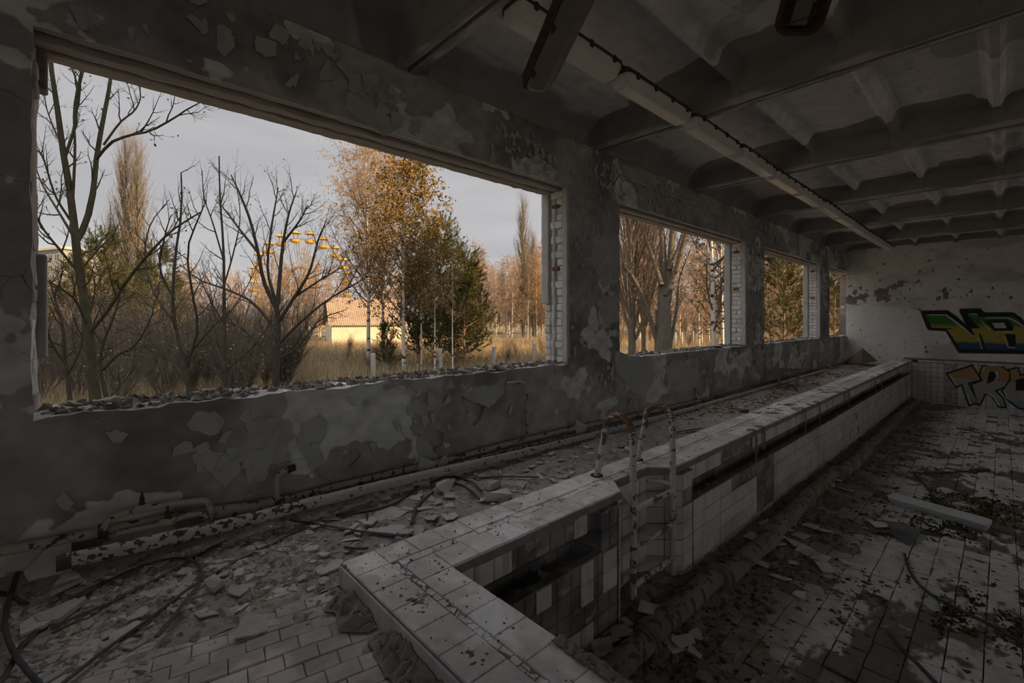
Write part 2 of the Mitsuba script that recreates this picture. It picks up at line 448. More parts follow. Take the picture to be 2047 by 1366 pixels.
# outdoors
flat('bark_dark', lambda p, n, uv: mix((0.042, 0.038, 0.032), (0.095, 0.086, 0.074), fbm(p.x * 14, p.y * 14, p.z * 6, 4)))
flat('bark_shrub', lambda p, n, uv: mix((0.11, 0.095, 0.08), (0.21, 0.185, 0.155), fbm(p.x * 3, p.y * 3, p.z * 3, 2)))
flat('bark_green', lambda p, n, uv: mix((0.045, 0.042, 0.028), (0.10, 0.094, 0.066), fbm(p.x * 16, p.y * 16, p.z * 7, 4)))
flat('bark_grey', lambda p, n, uv: mix((0.10, 0.09, 0.078), (0.22, 0.198, 0.17), fbm(p.x * 12, p.y * 12, p.z * 4, 4)))
flat('bark_brown', lambda p, n, uv: mix((0.19, 0.145, 0.11), (0.34, 0.265, 0.20), fbm(p.x * 12, p.y * 12, p.z * 4, 4)))


def fn_birch(p, n, uv):
    m = fbm(p.x * 3 + 2, p.y * 3, p.z * 9, 3)
    return mix((0.66, 0.61, 0.54), (0.06, 0.055, 0.05), smoothstep(0.60, 0.66, m))


flat('bark_birch', fn_birch)
flat('leaves', VCOL)
flat('grass', VCOL)
flat('field', lambda p, n, uv: mix(mix((0.24, 0.19, 0.125), (0.36, 0.29, 0.20), fbm(p.x * 0.5, p.y * 0.5, 1.0, 4)), (0.11, 0.10, 0.05), smoothstep(0.5, 0.7, fbm(p.x * 0.23, p.y * 0.23, 5.0, 4)) * 0.7) * (0.7 + 0.6 * fbm(p.x * 6, p.y * 6, 9.0, 3)))
pbr('house_wall', lambda p, n, uv: mix((0.50, 0.455, 0.385), (0.64, 0.59, 0.51), fbm(p.x * 2, p.y * 2, p.z * 2, 4)), 0.9, 0.2)
pbr('house_roof', lambda p, n, uv: mix((0.24, 0.18, 0.135), (0.40, 0.32, 0.25), fbm(p.x * 2, p.y * 2, p.z * 2, 4)), 0.9, 0.2)
pbr('cab_yellow', (0.50, 0.31, 0.06), 0.55, 0.3)
pbr('wheel_steel', (0.15, 0.135, 0.125), 0.7, 0.3)
pbr('block_wall', (0.27, 0.30, 0.34), 0.9, 0.2)
pbr('block_pane', (0.07, 0.075, 0.085), 0.4, 0.4)

# ------------------------------------------------------------------ the room
WY0, WY1 = 3.85, 4.28                 # window wall, inner and outer face
XF = 20.05                            # far wall
SILL, HEAD = 0.95, 3.26
RIB, PANEL = 3.88, 4.20
WINS = [(-0.25, 4.55), (5.74, 10.58), (11.73, 16.58), (17.68, 21.2)]
YR = -7.0
XB = -3.2

man = mbox([XB, WY0, -1.0], [XF + 1.6, WY1, 4.35])
for i, (a, b) in enumerate(WINS):
    man -= mbox([a, WY0 - 0.2, SILL], [b, WY1 + 0.2, HEAD])
    man -= mbox([a - 0.12, WY0 + 0.015, HEAD - 0.05], [b + 0.12, WY1 + 0.2, HEAD + 0.22])   # bed of the lintel beams
    if i < 3:
        man -= mbox([b - 0.01, WY0 + 0.085, SILL - 0.01], [b + 0.14, WY1 + 0.2, HEAD + 0.05])   # open brickwork of the right reveal
# places where the plaster has broken out of the wall below the first window
for px, deep in [([(920, 790), (950, 806), (972, 808), (962, 838), (947, 853), (930, 826)], 0.05), ([(852, 868), (872, 858), (888, 866), (884, 890), (868, 900), (848, 884)], 0.035), ([(690, 905), (712, 898), (722, 912), (700, 935), (684, 925)], 0.03), ([(1378, 742), (1392, 738), (1398, 760), (1384, 772)], 0.03)]:
    P_ = np.array([on_y(u_, v_, WY0) for u_, v_ in px])
    v_p, f_p = prism(sg.Polygon(P_[:, [0, 2]]).buffer(0), -0.05, deep)
    man -= manifold((np.c_[v_p[:, 0], WY0 + v_p[:, 2], v_p[:, 1]], f_p[:, ::-1]))
man = man.refine_to_length(0.075)
v, f = of(man)
nn = trimesh.Trimesh(v, f, process=False).vertex_normals
amp = np.full(len(v), 0.009)
for i, (a, b) in enumerate(WINS):
    onsill = (np.abs(v[:, 2] - SILL) < 0.09) & (v[:, 0] > a - 0.05) & (v[:, 0] < b + 0.05)
    amp[onsill] = 0.045 if i == 0 else 0.02
    edge = (np.minimum(np.abs(v[:, 0] - a), np.abs(v[:, 0] - b)) < 0.05) & (v[:, 2] > SILL) & (v[:, 2] < HEAD)
    amp[edge] = 0.018
v, f = rough((v, f), amp, 7.0, 5)
struct('wall_left', ply((v, f), 'plaster_dark', smooth=40), 'dark stained plaster wall with four glassless window openings')

# lintel beams over each opening
for i, (a, b) in enumerate(WINS):
    for j, (y0, y1, dz) in enumerate([(WY0 + 0.02, WY0 + 0.125, 0.012), (WY0 + 0.14, WY0 + 0.27, -0.022), (WY0 + 0.285, WY1 + 0.012, -0.03)]):
        lo, hi = [a - 0.11, y0, HEAD + dz], [min(b + 0.11, XF + 1.2), y1, HEAD + 0.2]
        mb = manifold(cbox(lo, hi, 0.012)).refine_to_length(0.06)
        put('lintel_beam', ply(rough(of(mb), 0.012, 9.0, 3 + i + j), 'lintel', smooth=40), 'wall_left')

# right reveals: white bricks, concrete strip outside
bk = {}
for nm, w in (('whole', 0.208), ('half', 0.098), ('quarter', 0.058)):
    for q in range(3):
        mb = manifold(cbox([0, 0, 0], [0.12, w, 0.088], 0.008)).refine_to_length(0.03)
        bk[nm, q] = rough(of(mb), 0.007, 18.0, 11 * q + len(nm))
bkply = {(nm, q, m): ply(bk[nm, q], m, smooth=50) for nm, q in bk for m in ('brick_a', 'brick_b')}
redply = ply(bk['half', 1], 'brick_red', smooth=50)
for i, (a, b) in enumerate(WINS[:3]):
    zc, row = SILL - 0.005, 0
    while zc < HEAD - 0.02:
        y = WY0 + 0.095
        yend = WY1 - (0.0 if (i == 0 and zc < 1.72) else 0.115)
        pat = ['half', 'half', 'half'] if row % 2 else ['whole', 'half', 'half']
        if i == 0 and row < 9:
            pat = ['half', 'half', 'half'] if row % 2 else ['whole', 'half']
        for nm in pat:
            w = {'whole': 0.208, 'half': 0.098, 'quarter': 0.058}[nm]
            if y + w > yend + 0.03:
                break
            if not (i == 0 and WY0 + 0.14 < y < WY1 - 0.2 and (row % 7 in (3, 4) or zc > 1.9)):
                put('brick', bkply[nm, int(rng.integers(3)), 'brick_a' if rng.random() < 0.6 else 'brick_b'], 'wall_left',
                    to_world=T().translate([b + rng.uniform(0.006, 0.03), y, zc]).rotate([0, 0, 1], rng.uniform(-2, 2)))
            y += w + 0.012
        row += 1
        zc += 0.1
    # concrete strip (broken off low at the first window)
    z0 = 1.74 if i == 0 else SILL - 0.02
    mb = manifold(cbox([b - 0.01, WY1 - 0.105, z0], [b + 0.13, WY1 + 0.03, HEAD + 0.02], 0.01)).refine_to_length(0.06)
    put('concrete_strip', ply(rough(of(mb), 0.008, 8.0, i), 'concrete', smooth=40), 'wall_left', label='smooth concrete strip')
    mb = manifold(cbox([b - 0.008, WY0 - 0.004, SILL + 0.01], [b + 0.05, WY0 + 0.085, HEAD], 0.01)).refine_to_length(0.05)
    put('plaster_strip', ply(rough(of(mb), 0.008, 8.0, 20 + i), 'concrete', smooth=40), 'wall_left', label='pale plaster strip at the inner edge')
    if i == 0:   # mortar smear between strip and bricks
        mb = manifold(cbox([b + 0.004, WY0 + 0.205, SILL], [b + 0.10, WY0 + 0.275, HEAD], 0.02)).refine_to_length(0.05)
        put('mortar_smear', ply(rough(of(mb), 0.028, 9.0, 4), 'concrete', smooth=40), 'wall_left')
    for zr in (HEAD - 0.25, 2.18):
        put('brick', redply, 'wall_left', label='red broken brick', to_world=T().translate([b - 0.006, WY0 + 0.15, zr]).scale([1, 1.2, 0.6]))
# back of the brickwork
for i, (a, b) in enumerate(WINS[:3]):
    put('mortar_bed', ply(rough(of(manifold(cbox([b + 0.036, WY0 + 0.07, SILL - 0.05], [b + 0.16, WY1 - 0.01, HEAD + 0.05], 0.01)).refine_to_length(0.05)), 0.012, 14, i), 'concrete'), 'wall_left')
# left reveal of the first window: rough bricks showing through
for row in range(20):
    z = SILL + 0.05 + row * 0.105
    if z > 3.05:
        break
    y = WY0 + 0.03 + 0.05 * (row % 2)
    for nm in (['half', 'half'] if row % 2 else ['whole']):
        if rng.random() < 0.8:
            put('brick', {**bkply[nm, int(rng.integers(3)), 'brick_b'], 'bsdf': {'type': 'ref', 'id': 'mat_lintel' if rng.random() < 0.5 else 'mat_concrete'}}, 'wall_left', to_world=T().translate([WINS[0][0] - 0.125 + rng.uniform(-0.02, 0.025), y, z]))
        y += 0.125

# peeling plaster edges and curled paint flakes on the wall above the windows and on the pillars
def curl(w, h, bend, seed):
    """A curled flake standing off the plane y = 0, hinged at its lower or upper edge."""
    r = np.random.default_rng(seed)
    k = 7
    ang = np.sort(r.uniform(0, 2 * np.pi, k))
    rad = r.uniform(0.55, 1.0, k)
    ox, oz = 0.5 * w * rad * np.cos(ang), 0.5 * h * rad * np.sin(ang)
    v = np.vstack([[0, 0, 0]] + [[x, 0, z] for x, z in zip(ox, oz)] + [[x * 0.55, 0, z * 0.55] for x, z in zip(ox, oz)])
    dirn = r.uniform(0, 2 * np.pi)
    s = v[:, 0] * math.cos(dirn) / w + v[:, 2] * math.sin(dirn) / h
    v[:, 1] = -0.003 - bend * np.clip(s + 0.1, 0, 1) ** 1.6
    fs = []
    for i in range(k):
        j = (i + 1) % k
        fs += [[0, 1 + k + i, 1 + k + j], [1 + k + i, 1 + i, 1 + j], [1 + k + i, 1 + j, 1 + k + j]]
    fs = np.array(fs)
    bk_ = v + [0, 0.003, 0]
    rim = [[1 + i, 1 + (i + 1) % k + len(v), 1 + (i + 1) % k] for i in range(k)] + [[1 + i, 1 + i + len(v), 1 + (i + 1) % k + len(v)] for i in range(k)]
    return np.vstack([v, bk_]), np.vstack([fs, fs[:, ::-1] + len(v), np.array(rim)])


fl = []
def flakes(n, x0, x1, z0, z1, size, seed, gate=0.5):
    r = np.random.default_rng(seed)
    k = 0
    while k < n:
        x, z = r.uniform(x0, x1), r.uniform(z0, z1)
        if meshkit.fbm(np.array([[x * 1.3, seed, z * 1.6]]), 3, 4)[0] < gate and r.random() > 0.15:
            n -= 0.25
            continue
        if any(a - 0.02 < x < b + 0.02 and SILL - 0.02 < z < HEAD + 0.05 for a, b in WINS):
            n -= 0.25
            continue
        s = size * r.uniform(0.4, 1.3)
        v, f = curl(s, s * r.uniform(0.7, 1.6), s * r.uniform(0.15, 0.5), int(r.integers(1e6)))
        fl.append((v + [x, WY0 - 0.008, z], f))
        k += 1


flakes(130, 3.2, 5.9, 3.28, 3.75, 0.10, 1)
flakes(60, -0.2, 2.4, 3.28, 3.8, 0.15, 2)
flakes(90, 4.6, 5.72, 1.0, 3.3, 0.10, 3)
flakes(160, 5.7, 11.8, 3.28, 3.8, 0.11, 4)
flakes(120, 10.6, 11.7, 1.0, 3.4, 0.13, 5)
flakes(120, 11.7, 20.0, 3.28, 3.8, 0.15, 6)
flakes(60, 16.6, 17.66, 1.0, 3.4, 0.13, 7)
flakes(90, -0.2, 5.5, 0.35, 0.9, 0.12, 8)
flakes(110, 5.5, 12, 0.2, 0.9, 0.14, 9)
put('paint_flakes', ply(cat_mesh(fl), 'flake'), 'wall_left', kind='stuff')


# plaster patches that stand proud of the wall, traced where the photograph shows them
def wall_patch(px, thick=0.010, m='flake', y=WY0):
    P = np.array([on_y(u, v_, y) for u, v_ in px])
    poly = sg.Polygon(P[:, [0, 2]]).buffer(0)
    # ragged outline
    ring = np.array(poly.exterior.segmentize(0.035).coords)[:-1]
    d = meshkit.fbm(np.c_[ring * 14, np.zeros(len(ring))], 3, 2) - 0.5
    c = ring.mean(0)
    ring = ring + (ring - c) / (np.linalg.norm(ring - c, axis=1, keepdims=True) + 1e-6) * d[:, None] * 0.07
    v, f = prism(sg.Polygon(ring).buffer(0), 0, thick)
    v = np.c_[v[:, 0], y - v[:, 2] + 0.002, v[:, 1]]
    return v, f[:, ::-1]


patches = [
    [(372, 848), (395, 826), (430, 824), (446, 842), (444, 862), (420, 870), (398, 862), (380, 862)],
    [(545, 870), (560, 850), (560, 880), (548, 905), (535, 950), (520, 968), (500, 960), (490, 935), (482, 912), (500, 895), (525, 895)],
    [(385, 910), (400, 896), (440, 905), (470, 915), (478, 935), (470, 955), (450, 975), (435, 960), (410, 935), (390, 930)],
    [(600, 845), (640, 830), (655, 850), (640, 900), (655, 930), (620, 935), (600, 900)],
    [(940, 775), (985, 770), (1010, 755), (1005, 790), (975, 815), (950, 805)],
    [(830, 875), (855, 878), (870, 910), (862, 925), (838, 920)],
    [(1190, 605), (1215, 590), (1235, 600), (1236, 640), (1212, 650), (1200, 630)],
    [(1190, 470), (1236, 470), (1237, 560), (1205, 575), (1180, 520)],
    [(1242, 330), (1300, 345), (1330, 372), (1250, 352)],
    [(1228, 700), (1260, 712), (1300, 712), (1310, 750), (1285, 800), (1255, 770), (1230, 740)],
    [(1330, 730), (1395, 715), (1400, 770), (1360, 790), (1335, 770)],
    [(700, 185), (755, 220), (800, 255), (770, 275), (720, 240), (690, 215)],
]
for p in patches:
    put('plaster_patch', ply(wall_patch(p), 'flake'), 'wall_left', label='pale grey paint patch' if p is patches[0] else None)

# far wall, right wall, wall behind, roof
struct('wall_back', ply(cbox([XF, YR - 0.3, -1.6], [XF + 1.58, WY0 + 0.01, 4.35], 0.002), 'far_paint'), 'pale painted end wall beyond the pool with peeling patches')
rw = mbox([XB - 0.3, YR - 0.3, -1.6], [XF + 0.35, YR, 4.35])
for k in range(3):
    rw -= mbox([-2.2 + 5.6 * k, YR - 0.4, 0.6], [2.8 + 5.6 * k, YR + 0.1, 3.5])
struct('wall_right', ply(of(rw), 'pale_paint'), 'pale wall with window openings on the far side of the pool')
wing = mbox([-30, -42, -1.2], [26, -30, 22.0])
for k in range(9):
    for q in range(5):
        wing -= mbox([-27 + 5.4 * k, -30.3, 0.8 + 3.6 * q], [-23.5 + 5.4 * k, -29.9, 2.9 + 3.6 * q])
struct('wing', ply(of(wing), 'pale_paint'), 'pale wing of the building across the courtyard')
fr = mbox([XB - 0.3, YR, -1.6], [XB, WY1, 4.35])
for y0 in (-6.6, -3.05):
    fr -= mbox([XB - 0.4, y0, 0.55], [XB + 0.1, y0 + 3.1, 3.65])
struct('wall_front', ply(of(fr), 'pale_paint'), 'pale wall with two window openings behind the near deck')
struct('roof', ply(cbox([XB - 1.5, YR - 0.8, 4.34], [XF + 2.5, WY1 + 0.35, 4.75], 0.01), 'concrete'), 'flat concrete roof slab')

# ceiling: ribbed slabs three metres wide
YC = np.arange(YR + 0.12, WY0, 0.95)
YC = np.arange(3.85 - 0.95 * 12, 3.80, 0.95)
def ceiling_slab(x0):
    x1 = x0 + 3.0
    xs = [x0 + 0.012, x0 + 0.02, x0 + 0.105, x0 + 0.115, x0 + 0.19, x0 + 0.24] + list(np.linspace(x0 + 0.35, x1 - 0.35, 9)) + [x1 - 0.24, x1 - 0.19, x1 - 0.115, x1 - 0.105, x1 - 0.02, x1 - 0.012]
    zx = [RIB + 0.07, RIB, RIB, RIB + 0.015, PANEL - 0.03, PANEL] + [PANEL] * 9 + [PANEL, PANEL - 0.03, RIB + 0.015, RIB, RIB, RIB + 0.07]
    ys, zy = [YR], [PANEL]
    for c in YC:
        if c - 0.12 > ys[-1]:
            ys += [c - 0.12, c - 0.075, c - 0.03, c + 0.03, c + 0.075, c + 0.12]
            zy += [PANEL, PANEL - 0.03, PANEL - 0.135, PANEL - 0.135, PANEL - 0.03, PANEL]
        mids = np.linspace(c + 0.2, min(c + 0.8, WY0 - 0.5), 3)
        for q in mids:
            if q > ys[-1] + 0.03:
                ys.append(q)
                zy.append(PANEL)
    keep = [k for k, y in enumerate(ys) if y < WY0 - 0.46]
    ys, zy = [ys[k] for k in keep], [zy[k] for k in keep]
    for s in np.linspace(0, 1, 8):
        ys.append(WY0 - 0.42 + 0.42 * s)
        zy.append(PANEL - (PANEL - RIB - 0.02) * (1 - math.sqrt(max(0, 1 - s * s))))
    ys.append(WY0 + 0.02)
    zy.append(zy[-1])
    X, Y = np.meshgrid(xs, ys, indexing='ij')
    Z = np.minimum(np.array(zx)[:, None], np.array(zy)[None, :])
    Z = Z + 0.012 * (meshkit.fbm(np.stack([X * 3, Y * 3, Z], -1), 3, 2) - 0.5)
    n, m = X.shape
    i, j = np.meshgrid(np.arange(n - 1), np.arange(m - 1), indexing='ij')
    q = np.stack([i * m + j, i * m + j + 1, (i + 1) * m + j + 1, (i + 1) * m + j], -1).reshape(-1, 4)
    return np.stack([X, Y, Z], -1).reshape(-1, 3), np.vstack([q[:, [0, 1, 2]], q[:, [0, 2, 3]]])


struct('ceiling', ply(cbox([XB, YR, PANEL + 0.03], [XF, WY0, 4.339], 0.002), 'mortar'), 'ribbed concrete slab ceiling with flaking white paint')
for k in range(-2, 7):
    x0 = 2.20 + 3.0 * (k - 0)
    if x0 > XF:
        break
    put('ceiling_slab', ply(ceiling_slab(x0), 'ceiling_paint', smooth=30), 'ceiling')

# ------------------------------------------------------------------ deck, coping, pool
CT = 0.13                              # top of the coping
YI, YO = 2.13, 2.596                   # coping along the window: inner (pool) and outer edge
XO, XI = 1.063, 1.51                   # coping at the near end: outer and inner edge
WALLY = 2.07                           # tiled pool wall
LIP, FAS = -0.25, -0.083


def floor_z(x):
    return -0.97 - 0.0115 * (np.asarray(x) - 1.5)


deck = [cbox([XB, YO - 0.02, -0.35], [XF, WY0 + 0.02, -0.03], 0.002), cbox([XB, YR, -0.35], [XO + 0.02, YO, -0.03], 0.002), cbox([XO, YR, -0.35], [XF, -5.2, -0.03], 0.002)]
struct('floor', ply(cat_mesh(deck), 'mortar'), 'concrete deck beside the pool under dust and rubble')

# dust over the deck, thick along the window wall and thin over the near tiles
def dust_height(X, Y):
    p = np.stack([X, Y, X * 0], -1)
    along = np.clip((Y - 2.55) / 0.55, 0, 1)
    h = -0.012 + 0.030 * along + 0.05 * np.clip((Y - 3.3) / 0.55, 0, 1) * np.clip(1.6 - X * 0.15, 0.4, 1)
    h += 0.045 * (meshkit.fbm(p * 2.2, 3, 1) - 0.5) + 0.03 * (meshkit.fbm(p * 9, 3, 5) - 0.5)
    return h


def grid(xs, ys, zf):
    X, Y = np.meshgrid(xs, ys, indexing='ij')
    Z = zf(X, Y)
    n, m = X.shape
    i, j = np.meshgrid(np.arange(n - 1), np.arange(m - 1), indexing='ij')
    q = np.stack([i * m + j, (i + 1) * m + j, (i + 1) * m + j + 1, i * m + j + 1], -1).reshape(-1, 4)
    return np.stack([X, Y, Z], -1).reshape(-1, 3), np.vstack([q[:, [0, 1, 2]], q[:, [0, 2, 3]]])


xs_d = np.concatenate([np.arange(-1.2, 5, 0.025), np.arange(5, XF + 0.02, 0.08)])
put('dust', ply(cat_mesh([grid(xs_d, np.arange(YO + 0.002, WY0 + 0.01, 0.026), dust_height), grid(np.arange(-1.2, XO - 0.002, 0.026), np.arange(0.4, YO + 0.01, 0.026), dust_height)]), 'dust', smooth=True), 'floor', kind='stuff')

# deck tiles, laid a little askew
dt = ply(cbox([0, 0, -0.03], [0.1385, 0.0955, 0.0], 0.003), 'deck_tile_a')
dts = [dt] + [{**dt, 'bsdf': {'type': 'ref', 'id': f'mat_deck_tile_{c}'}} for c in 'bc']
rot = math.radians(-10.5)
cr, sr = math.cos(rot), math.sin(rot)
spots = []
for i in range(-14, 16):
    for j in range(-26, 16):
        lx, ly = i * 0.142 + 0.071 * (j % 2), j * 0.0985
        x, y = 0.3 + lx * cr - ly * sr, 2.3 + lx * sr + ly * cr
        cx, cy = x + 0.07 * cr - 0.05 * sr, y + 0.07 * sr + 0.05 * cr
        if -0.8 < cx < XO - 0.06 and 0.55 < cy < 3.3:
            spots.append((np.hypot(cx * 0.8, cy), x, y))
spots.sort()
inview = [s for s in spots if s[2] > 1.15][:290]
rest = [s for s in spots if s not in inview]
for _, x, y in inview:
    put('deck_tile', dts[int(rng.choice(3, p=[0.45, 0.4, 0.15]))], 'floor', to_world=T().translate([x, y, rng.uniform(-0.004, 0.004)]).rotate([0, 0, 1], math.degrees(rot) + rng.uniform(-0.7, 0.7)))
tv, tf = cbox([0, 0, -0.03], [0.1385, 0.0955, 0.0], 0.003)
R0 = np.array([[cr, -sr, 0], [sr, cr, 0], [0, 0, 1]])
put('deck_tiles_beyond', ply(cat_mesh([(tv @ R0.T + [x, y, 0], tf) for _, x, y in rest]), 'deck_tile_b'), 'floor', kind='stuff')

# the coping body: outline with the ladder recess cut in
recess = [(3.08, 2.02), (3.34, 2.30), (3.885, 2.30), (4.13, 2.02)]
run = sg.Polygon([(XO, YO), (XF, YO), (XF, YI), (XI, YI), (XI, -5.2), (XO, -5.2)]).difference(sg.Polygon(recess))
put_coping = struct('pool_coping', ply(prism(run, CT - 0.075, CT - 0.012), 'mortar'), 'raised coping of pale square tiles around the empty pool')


def clip_tile(x0, y0, x1, y1, area, z0, z1, b=0.004):
    p = sg.box(x0, y0, x1, y1).intersection(area)
    if p.is_empty or p.area < 0.0006:
        return None
    return p


full = ply(cbox([0, 0, -0.02], [0.199, 0.1965, 0.0], 0.0035), 'coping_tile_a')
fulls = {c: {**full, 'bsdf': {'type': 'ref', 'id': f'mat_coping_tile_{c}'}} for c in 'abc'}
def coping_row(x0, y0, dx, dy, n, along_x):
    for k in range(n):
        x, y = x0 + dx * k, y0 + dy * k
        p = sg.box(x, y, x + 0.199, y + 0.1965)
        q = p.intersection(run)
        if q.area < 0.003:
            continue
        c = str(rng.choice(['a', 'b', 'c'], p=[0.5, 0.3, 0.2]))
        tw = T().translate([x, y, CT + rng.uniform(-0.002, 0.002)]).rotate([1, 0, 0], rng.uniform(-0.3, 0.3))
        if q.area > 0.985 * p.area:
            put('coping_tile', fulls[c], 'pool_coping', to_world=tw)
        else:
            put('coping_tile', ply(prism(q.buffer(-0.001), CT - 0.02, CT), f'coping_tile_{c}'), 'pool_coping')


coping_row(XI - 0.20 + 0.002, YI, 0.2025, 0, 92, True)
coping_row(XO + 0.002, YO - 0.199, 0.2025, 0, 94, True)
coping_row(XI - 0.2, YI - 0.2, 0, -0.2, 7, False)
coping_row(XO + 0.002, YO - 0.199 - 0.2, 0, -0.2, 9, False)
# strip between the two rows: broken pieces
def shards(x0, y0, x1, y1, n, seed):
    r = np.random.default_rng(seed)
    import shapely
    pts = sg.MultiPoint(np.c_[r.uniform(x0, x1, n), r.uniform(y0, y1, n)])
    cells = shapely.voronoi_polygons(pts, extend_to=sg.box(x0, y0, x1, y1))
    out = []
    for c in cells.geoms:
        q = c.intersection(sg.box(x0, y0, x1, y1)).intersection(run).buffer(-0.003)
        if q.area > 0.0004 and q.geom_type == 'Polygon':
            out.append(q)
    return out


sh = shards(XO + 0.205, 1.0, XI - 0.203, YO - 0.21, 44, 3) + shards(XI - 0.2, YI + 0.2, 5.0, YO - 0.203, 64, 4)
for q in sh:
    h = rng.uniform(-0.010, 0.0)
    put('strip_tile', ply(prism(q, CT - 0.02, CT + h), f'coping_tile_{str(rng.choice(list("abc")))}'), 'pool_coping')
far_sh = shards(5.0, YI + 0.2, XF, YO - 0.203, 150, 6)
put('strip_tiles_beyond', ply(cat_mesh([prism(q, CT - 0.02, CT - 0.004) for q in far_sh]), 'coping_tile_b'), 'pool_coping', kind='stuff')
# outer face of the near coping: tall panels
for k in range(7):
    y1 = YO - 0.62 * k
    put('face_panel', ply(cbox([XO - 0.014, y1 - 0.617, -0.05], [XO - 0.001, y1, CT - 0.016], 0.003), 'coping_face'), 'pool_coping')
put('coping_base', ply(cat_mesh([prism(sg.box(XO, -5.2, XO + 0.2, YO), -0.3, CT - 0.07), prism(sg.box(XO, 2.45, XF, YO), -0.3, CT - 0.07)]), 'mortar'), 'pool_coping')

# the pool wall: fascia, overflow gutter behind a lip, tiled wall below
body = m3.Manifold()
def add_body(lo, hi):
    global body
    body = body + mbox(lo, hi)


add_body([XO + 0.19, 2.35, -1.5], [XF, 2.46, CT - 0.074])           # back of the gutter
add_body([XO + 0.19, WALLY + 0.014, -1.5], [XF, 2.36, -0.36])        # below the gutter
add_body([XO + 0.19, WALLY + 0.014, -0.37], [XF, WALLY + 0.075, LIP])  # lip
add_body([XO + 0.19, YI + 0.014, FAS], [XF, 2.36, CT - 0.074])       # fascia block
for a, b in ((2.86, 4.36),):                                         # solid blocks beside the recess
    add_body([a, WALLY + 0.014, -1.5], [b, 2.46, CT - 0.074])
rec = m3.CrossSection([[(3.08 - 0.01, 1.9), (4.13 + 0.01, 1.9), (4.13 + 0.01, WALLY), (3.895, 2.314), (3.33, 2.314), (3.07, WALLY)]]).extrude(3.0).translate((0, 0, -2))
body = body - rec
add_body([XO + 0.2, -5.2, -1.5], [XI - 0.014, 2.4, CT - 0.074])      # near end wall
pool_wall = struct('wall_pool', ply(of(body), 'wall_tile_bare'), 'low pool wall of square tiles with an overflow gutter')

tileply = ply(cbox([0, -0.013, 0], [0.148, 0.0, 0.148], 0.003), 'wall_tile_a')
tiles3 = {c: {**tileply, 'bsdf': {'type': 'ref', 'id': f'mat_wall_tile_{c}'}} for c in 'abc'}
tpv, tpf = cbox([0, -0.013, 0], [0.148, 0.0, 0.148], 0.003)
TP = 0.1545
wall_cells = []      # (distance, matrix, kind)
def wall_tiles(p0, d, n, rows, z_top, skip, sx=1.0):
    """Tiles from p0 along the unit direction d, outward normal d x z turned to the viewer."""
    dx, dy = d
    ang = math.degrees(math.atan2(dy, dx))
    for i in range(n):
        for j in range(rows):
            z = z_top - TP * (j + 1)
            if skip(i, j):
                continue
            x, y = p0[0] + dx * TP * sx * i, p0[1] + dy * TP * sx * i
            M = T().translate([x, y, z]).rotate([0, 0, 1], ang + rng.uniform(-0.4, 0.4)).rotate([1, 0, 0], rng.uniform(-0.5, 0.5)).scale([sx, 1, 1])
            wall_cells.append((math.hypot(x, y), M))


R2 = np.random.default_rng(77)
bare_right = lambda x, j: (5.65 < x < 6.55 and j <= (3 if x > 6.05 else 0)) or (5.2 < x < 5.66 and j == 0)
nrow = 5
# long stretch right of the recess
def skip_right(i, j):
    x = 4.36 + TP * i
    if bare_right(x, j):
        return True
    if (i, j) in ((61, 1), (47, 1), (48, 3)):
        return True
    return False


wall_tiles((4.36, WALLY + 0.013), (1, 0), 101, nrow, LIP, skip_right)
# end block right of the recess, full height
wall_tiles((4.14, WALLY + 0.013), (1, 0), 1, 7, CT - 0.075 + 0.0, lambda i, j: j in (1,), 1.3)
# left of the recess: most tiles have fallen
keep_left = {(11, 0), (6, 1)}
def skip_left(i, j):
    x = 1.52 + TP * i
    if j >= 3:
        return x < 1.9 or (i == 8 and j == 3)
    if j == 2:
        return not (2.25 < x < 2.75 and False)
    return (i, j) not in {(4, 0), (7, 0), (7, 1), (1, 2)}


wall_tiles((1.52, WALLY + 0.013), (1, 0), 8, nrow + 1, LIP, skip_left)
wall_tiles((2.87, WALLY + 0.013), (1, 0), 1, 7, CT - 0.075, lambda i, j: j in (0, 1, 4, 5), 1.25)
# fascia tiles
wall_tiles((4.38, YI + 0.013), (1, 0), 101, 1, FAS + TP, lambda i, j: 5.0 < 4.38 + TP * i < 6.0 or i % 29 == 13)
wall_tiles((1.52, YI + 0.013), (1, 0), 8, 1, FAS + TP, lambda i, j: i in (3, 4, 5, 6))
# recess faces
def face(a, b, z_top, rows, skip=lambda i, j: False):
    a, b = np.array(a), np.array(b)
    L = np.linalg.norm(b - a)
    n = max(1, round(L / TP))
    wall_tiles(tuple(a), tuple((b - a) / L), n, rows, z_top, skip, L / n / TP)


face((3.07, WALLY), (3.33, 2.314), CT - 0.075, 7)
face((3.33, 2.314), (3.895, 2.314), CT - 0.075, 7)
face((3.895, 2.314), (4.14, WALLY + 0.005), CT - 0.075, 7)
wall_cells.sort(key=lambda c: c[0])
far_cells = []
for k, (d_, M) in enumerate(wall_cells):
    if k < 300:
        put('wall_tile', tiles3[str(rng.choice(['a', 'b', 'c'], p=[0.5, 0.35, 0.15]))], 'wall_pool', to_world=M)
    else:
        far_cells.append(M)
pick = rng.choice(3, size=len(far_cells), p=[0.5, 0.35, 0.15])
for k, c in enumerate('abc'):
    sel = [xf((tpv, tpf), M.matrix) for M, q in zip(far_cells, pick) if q == k]
    put('wall_tiles_beyond', ply(cat_mesh(sel), f'wall_tile_{c}'), 'wall_pool', kind='stuff')

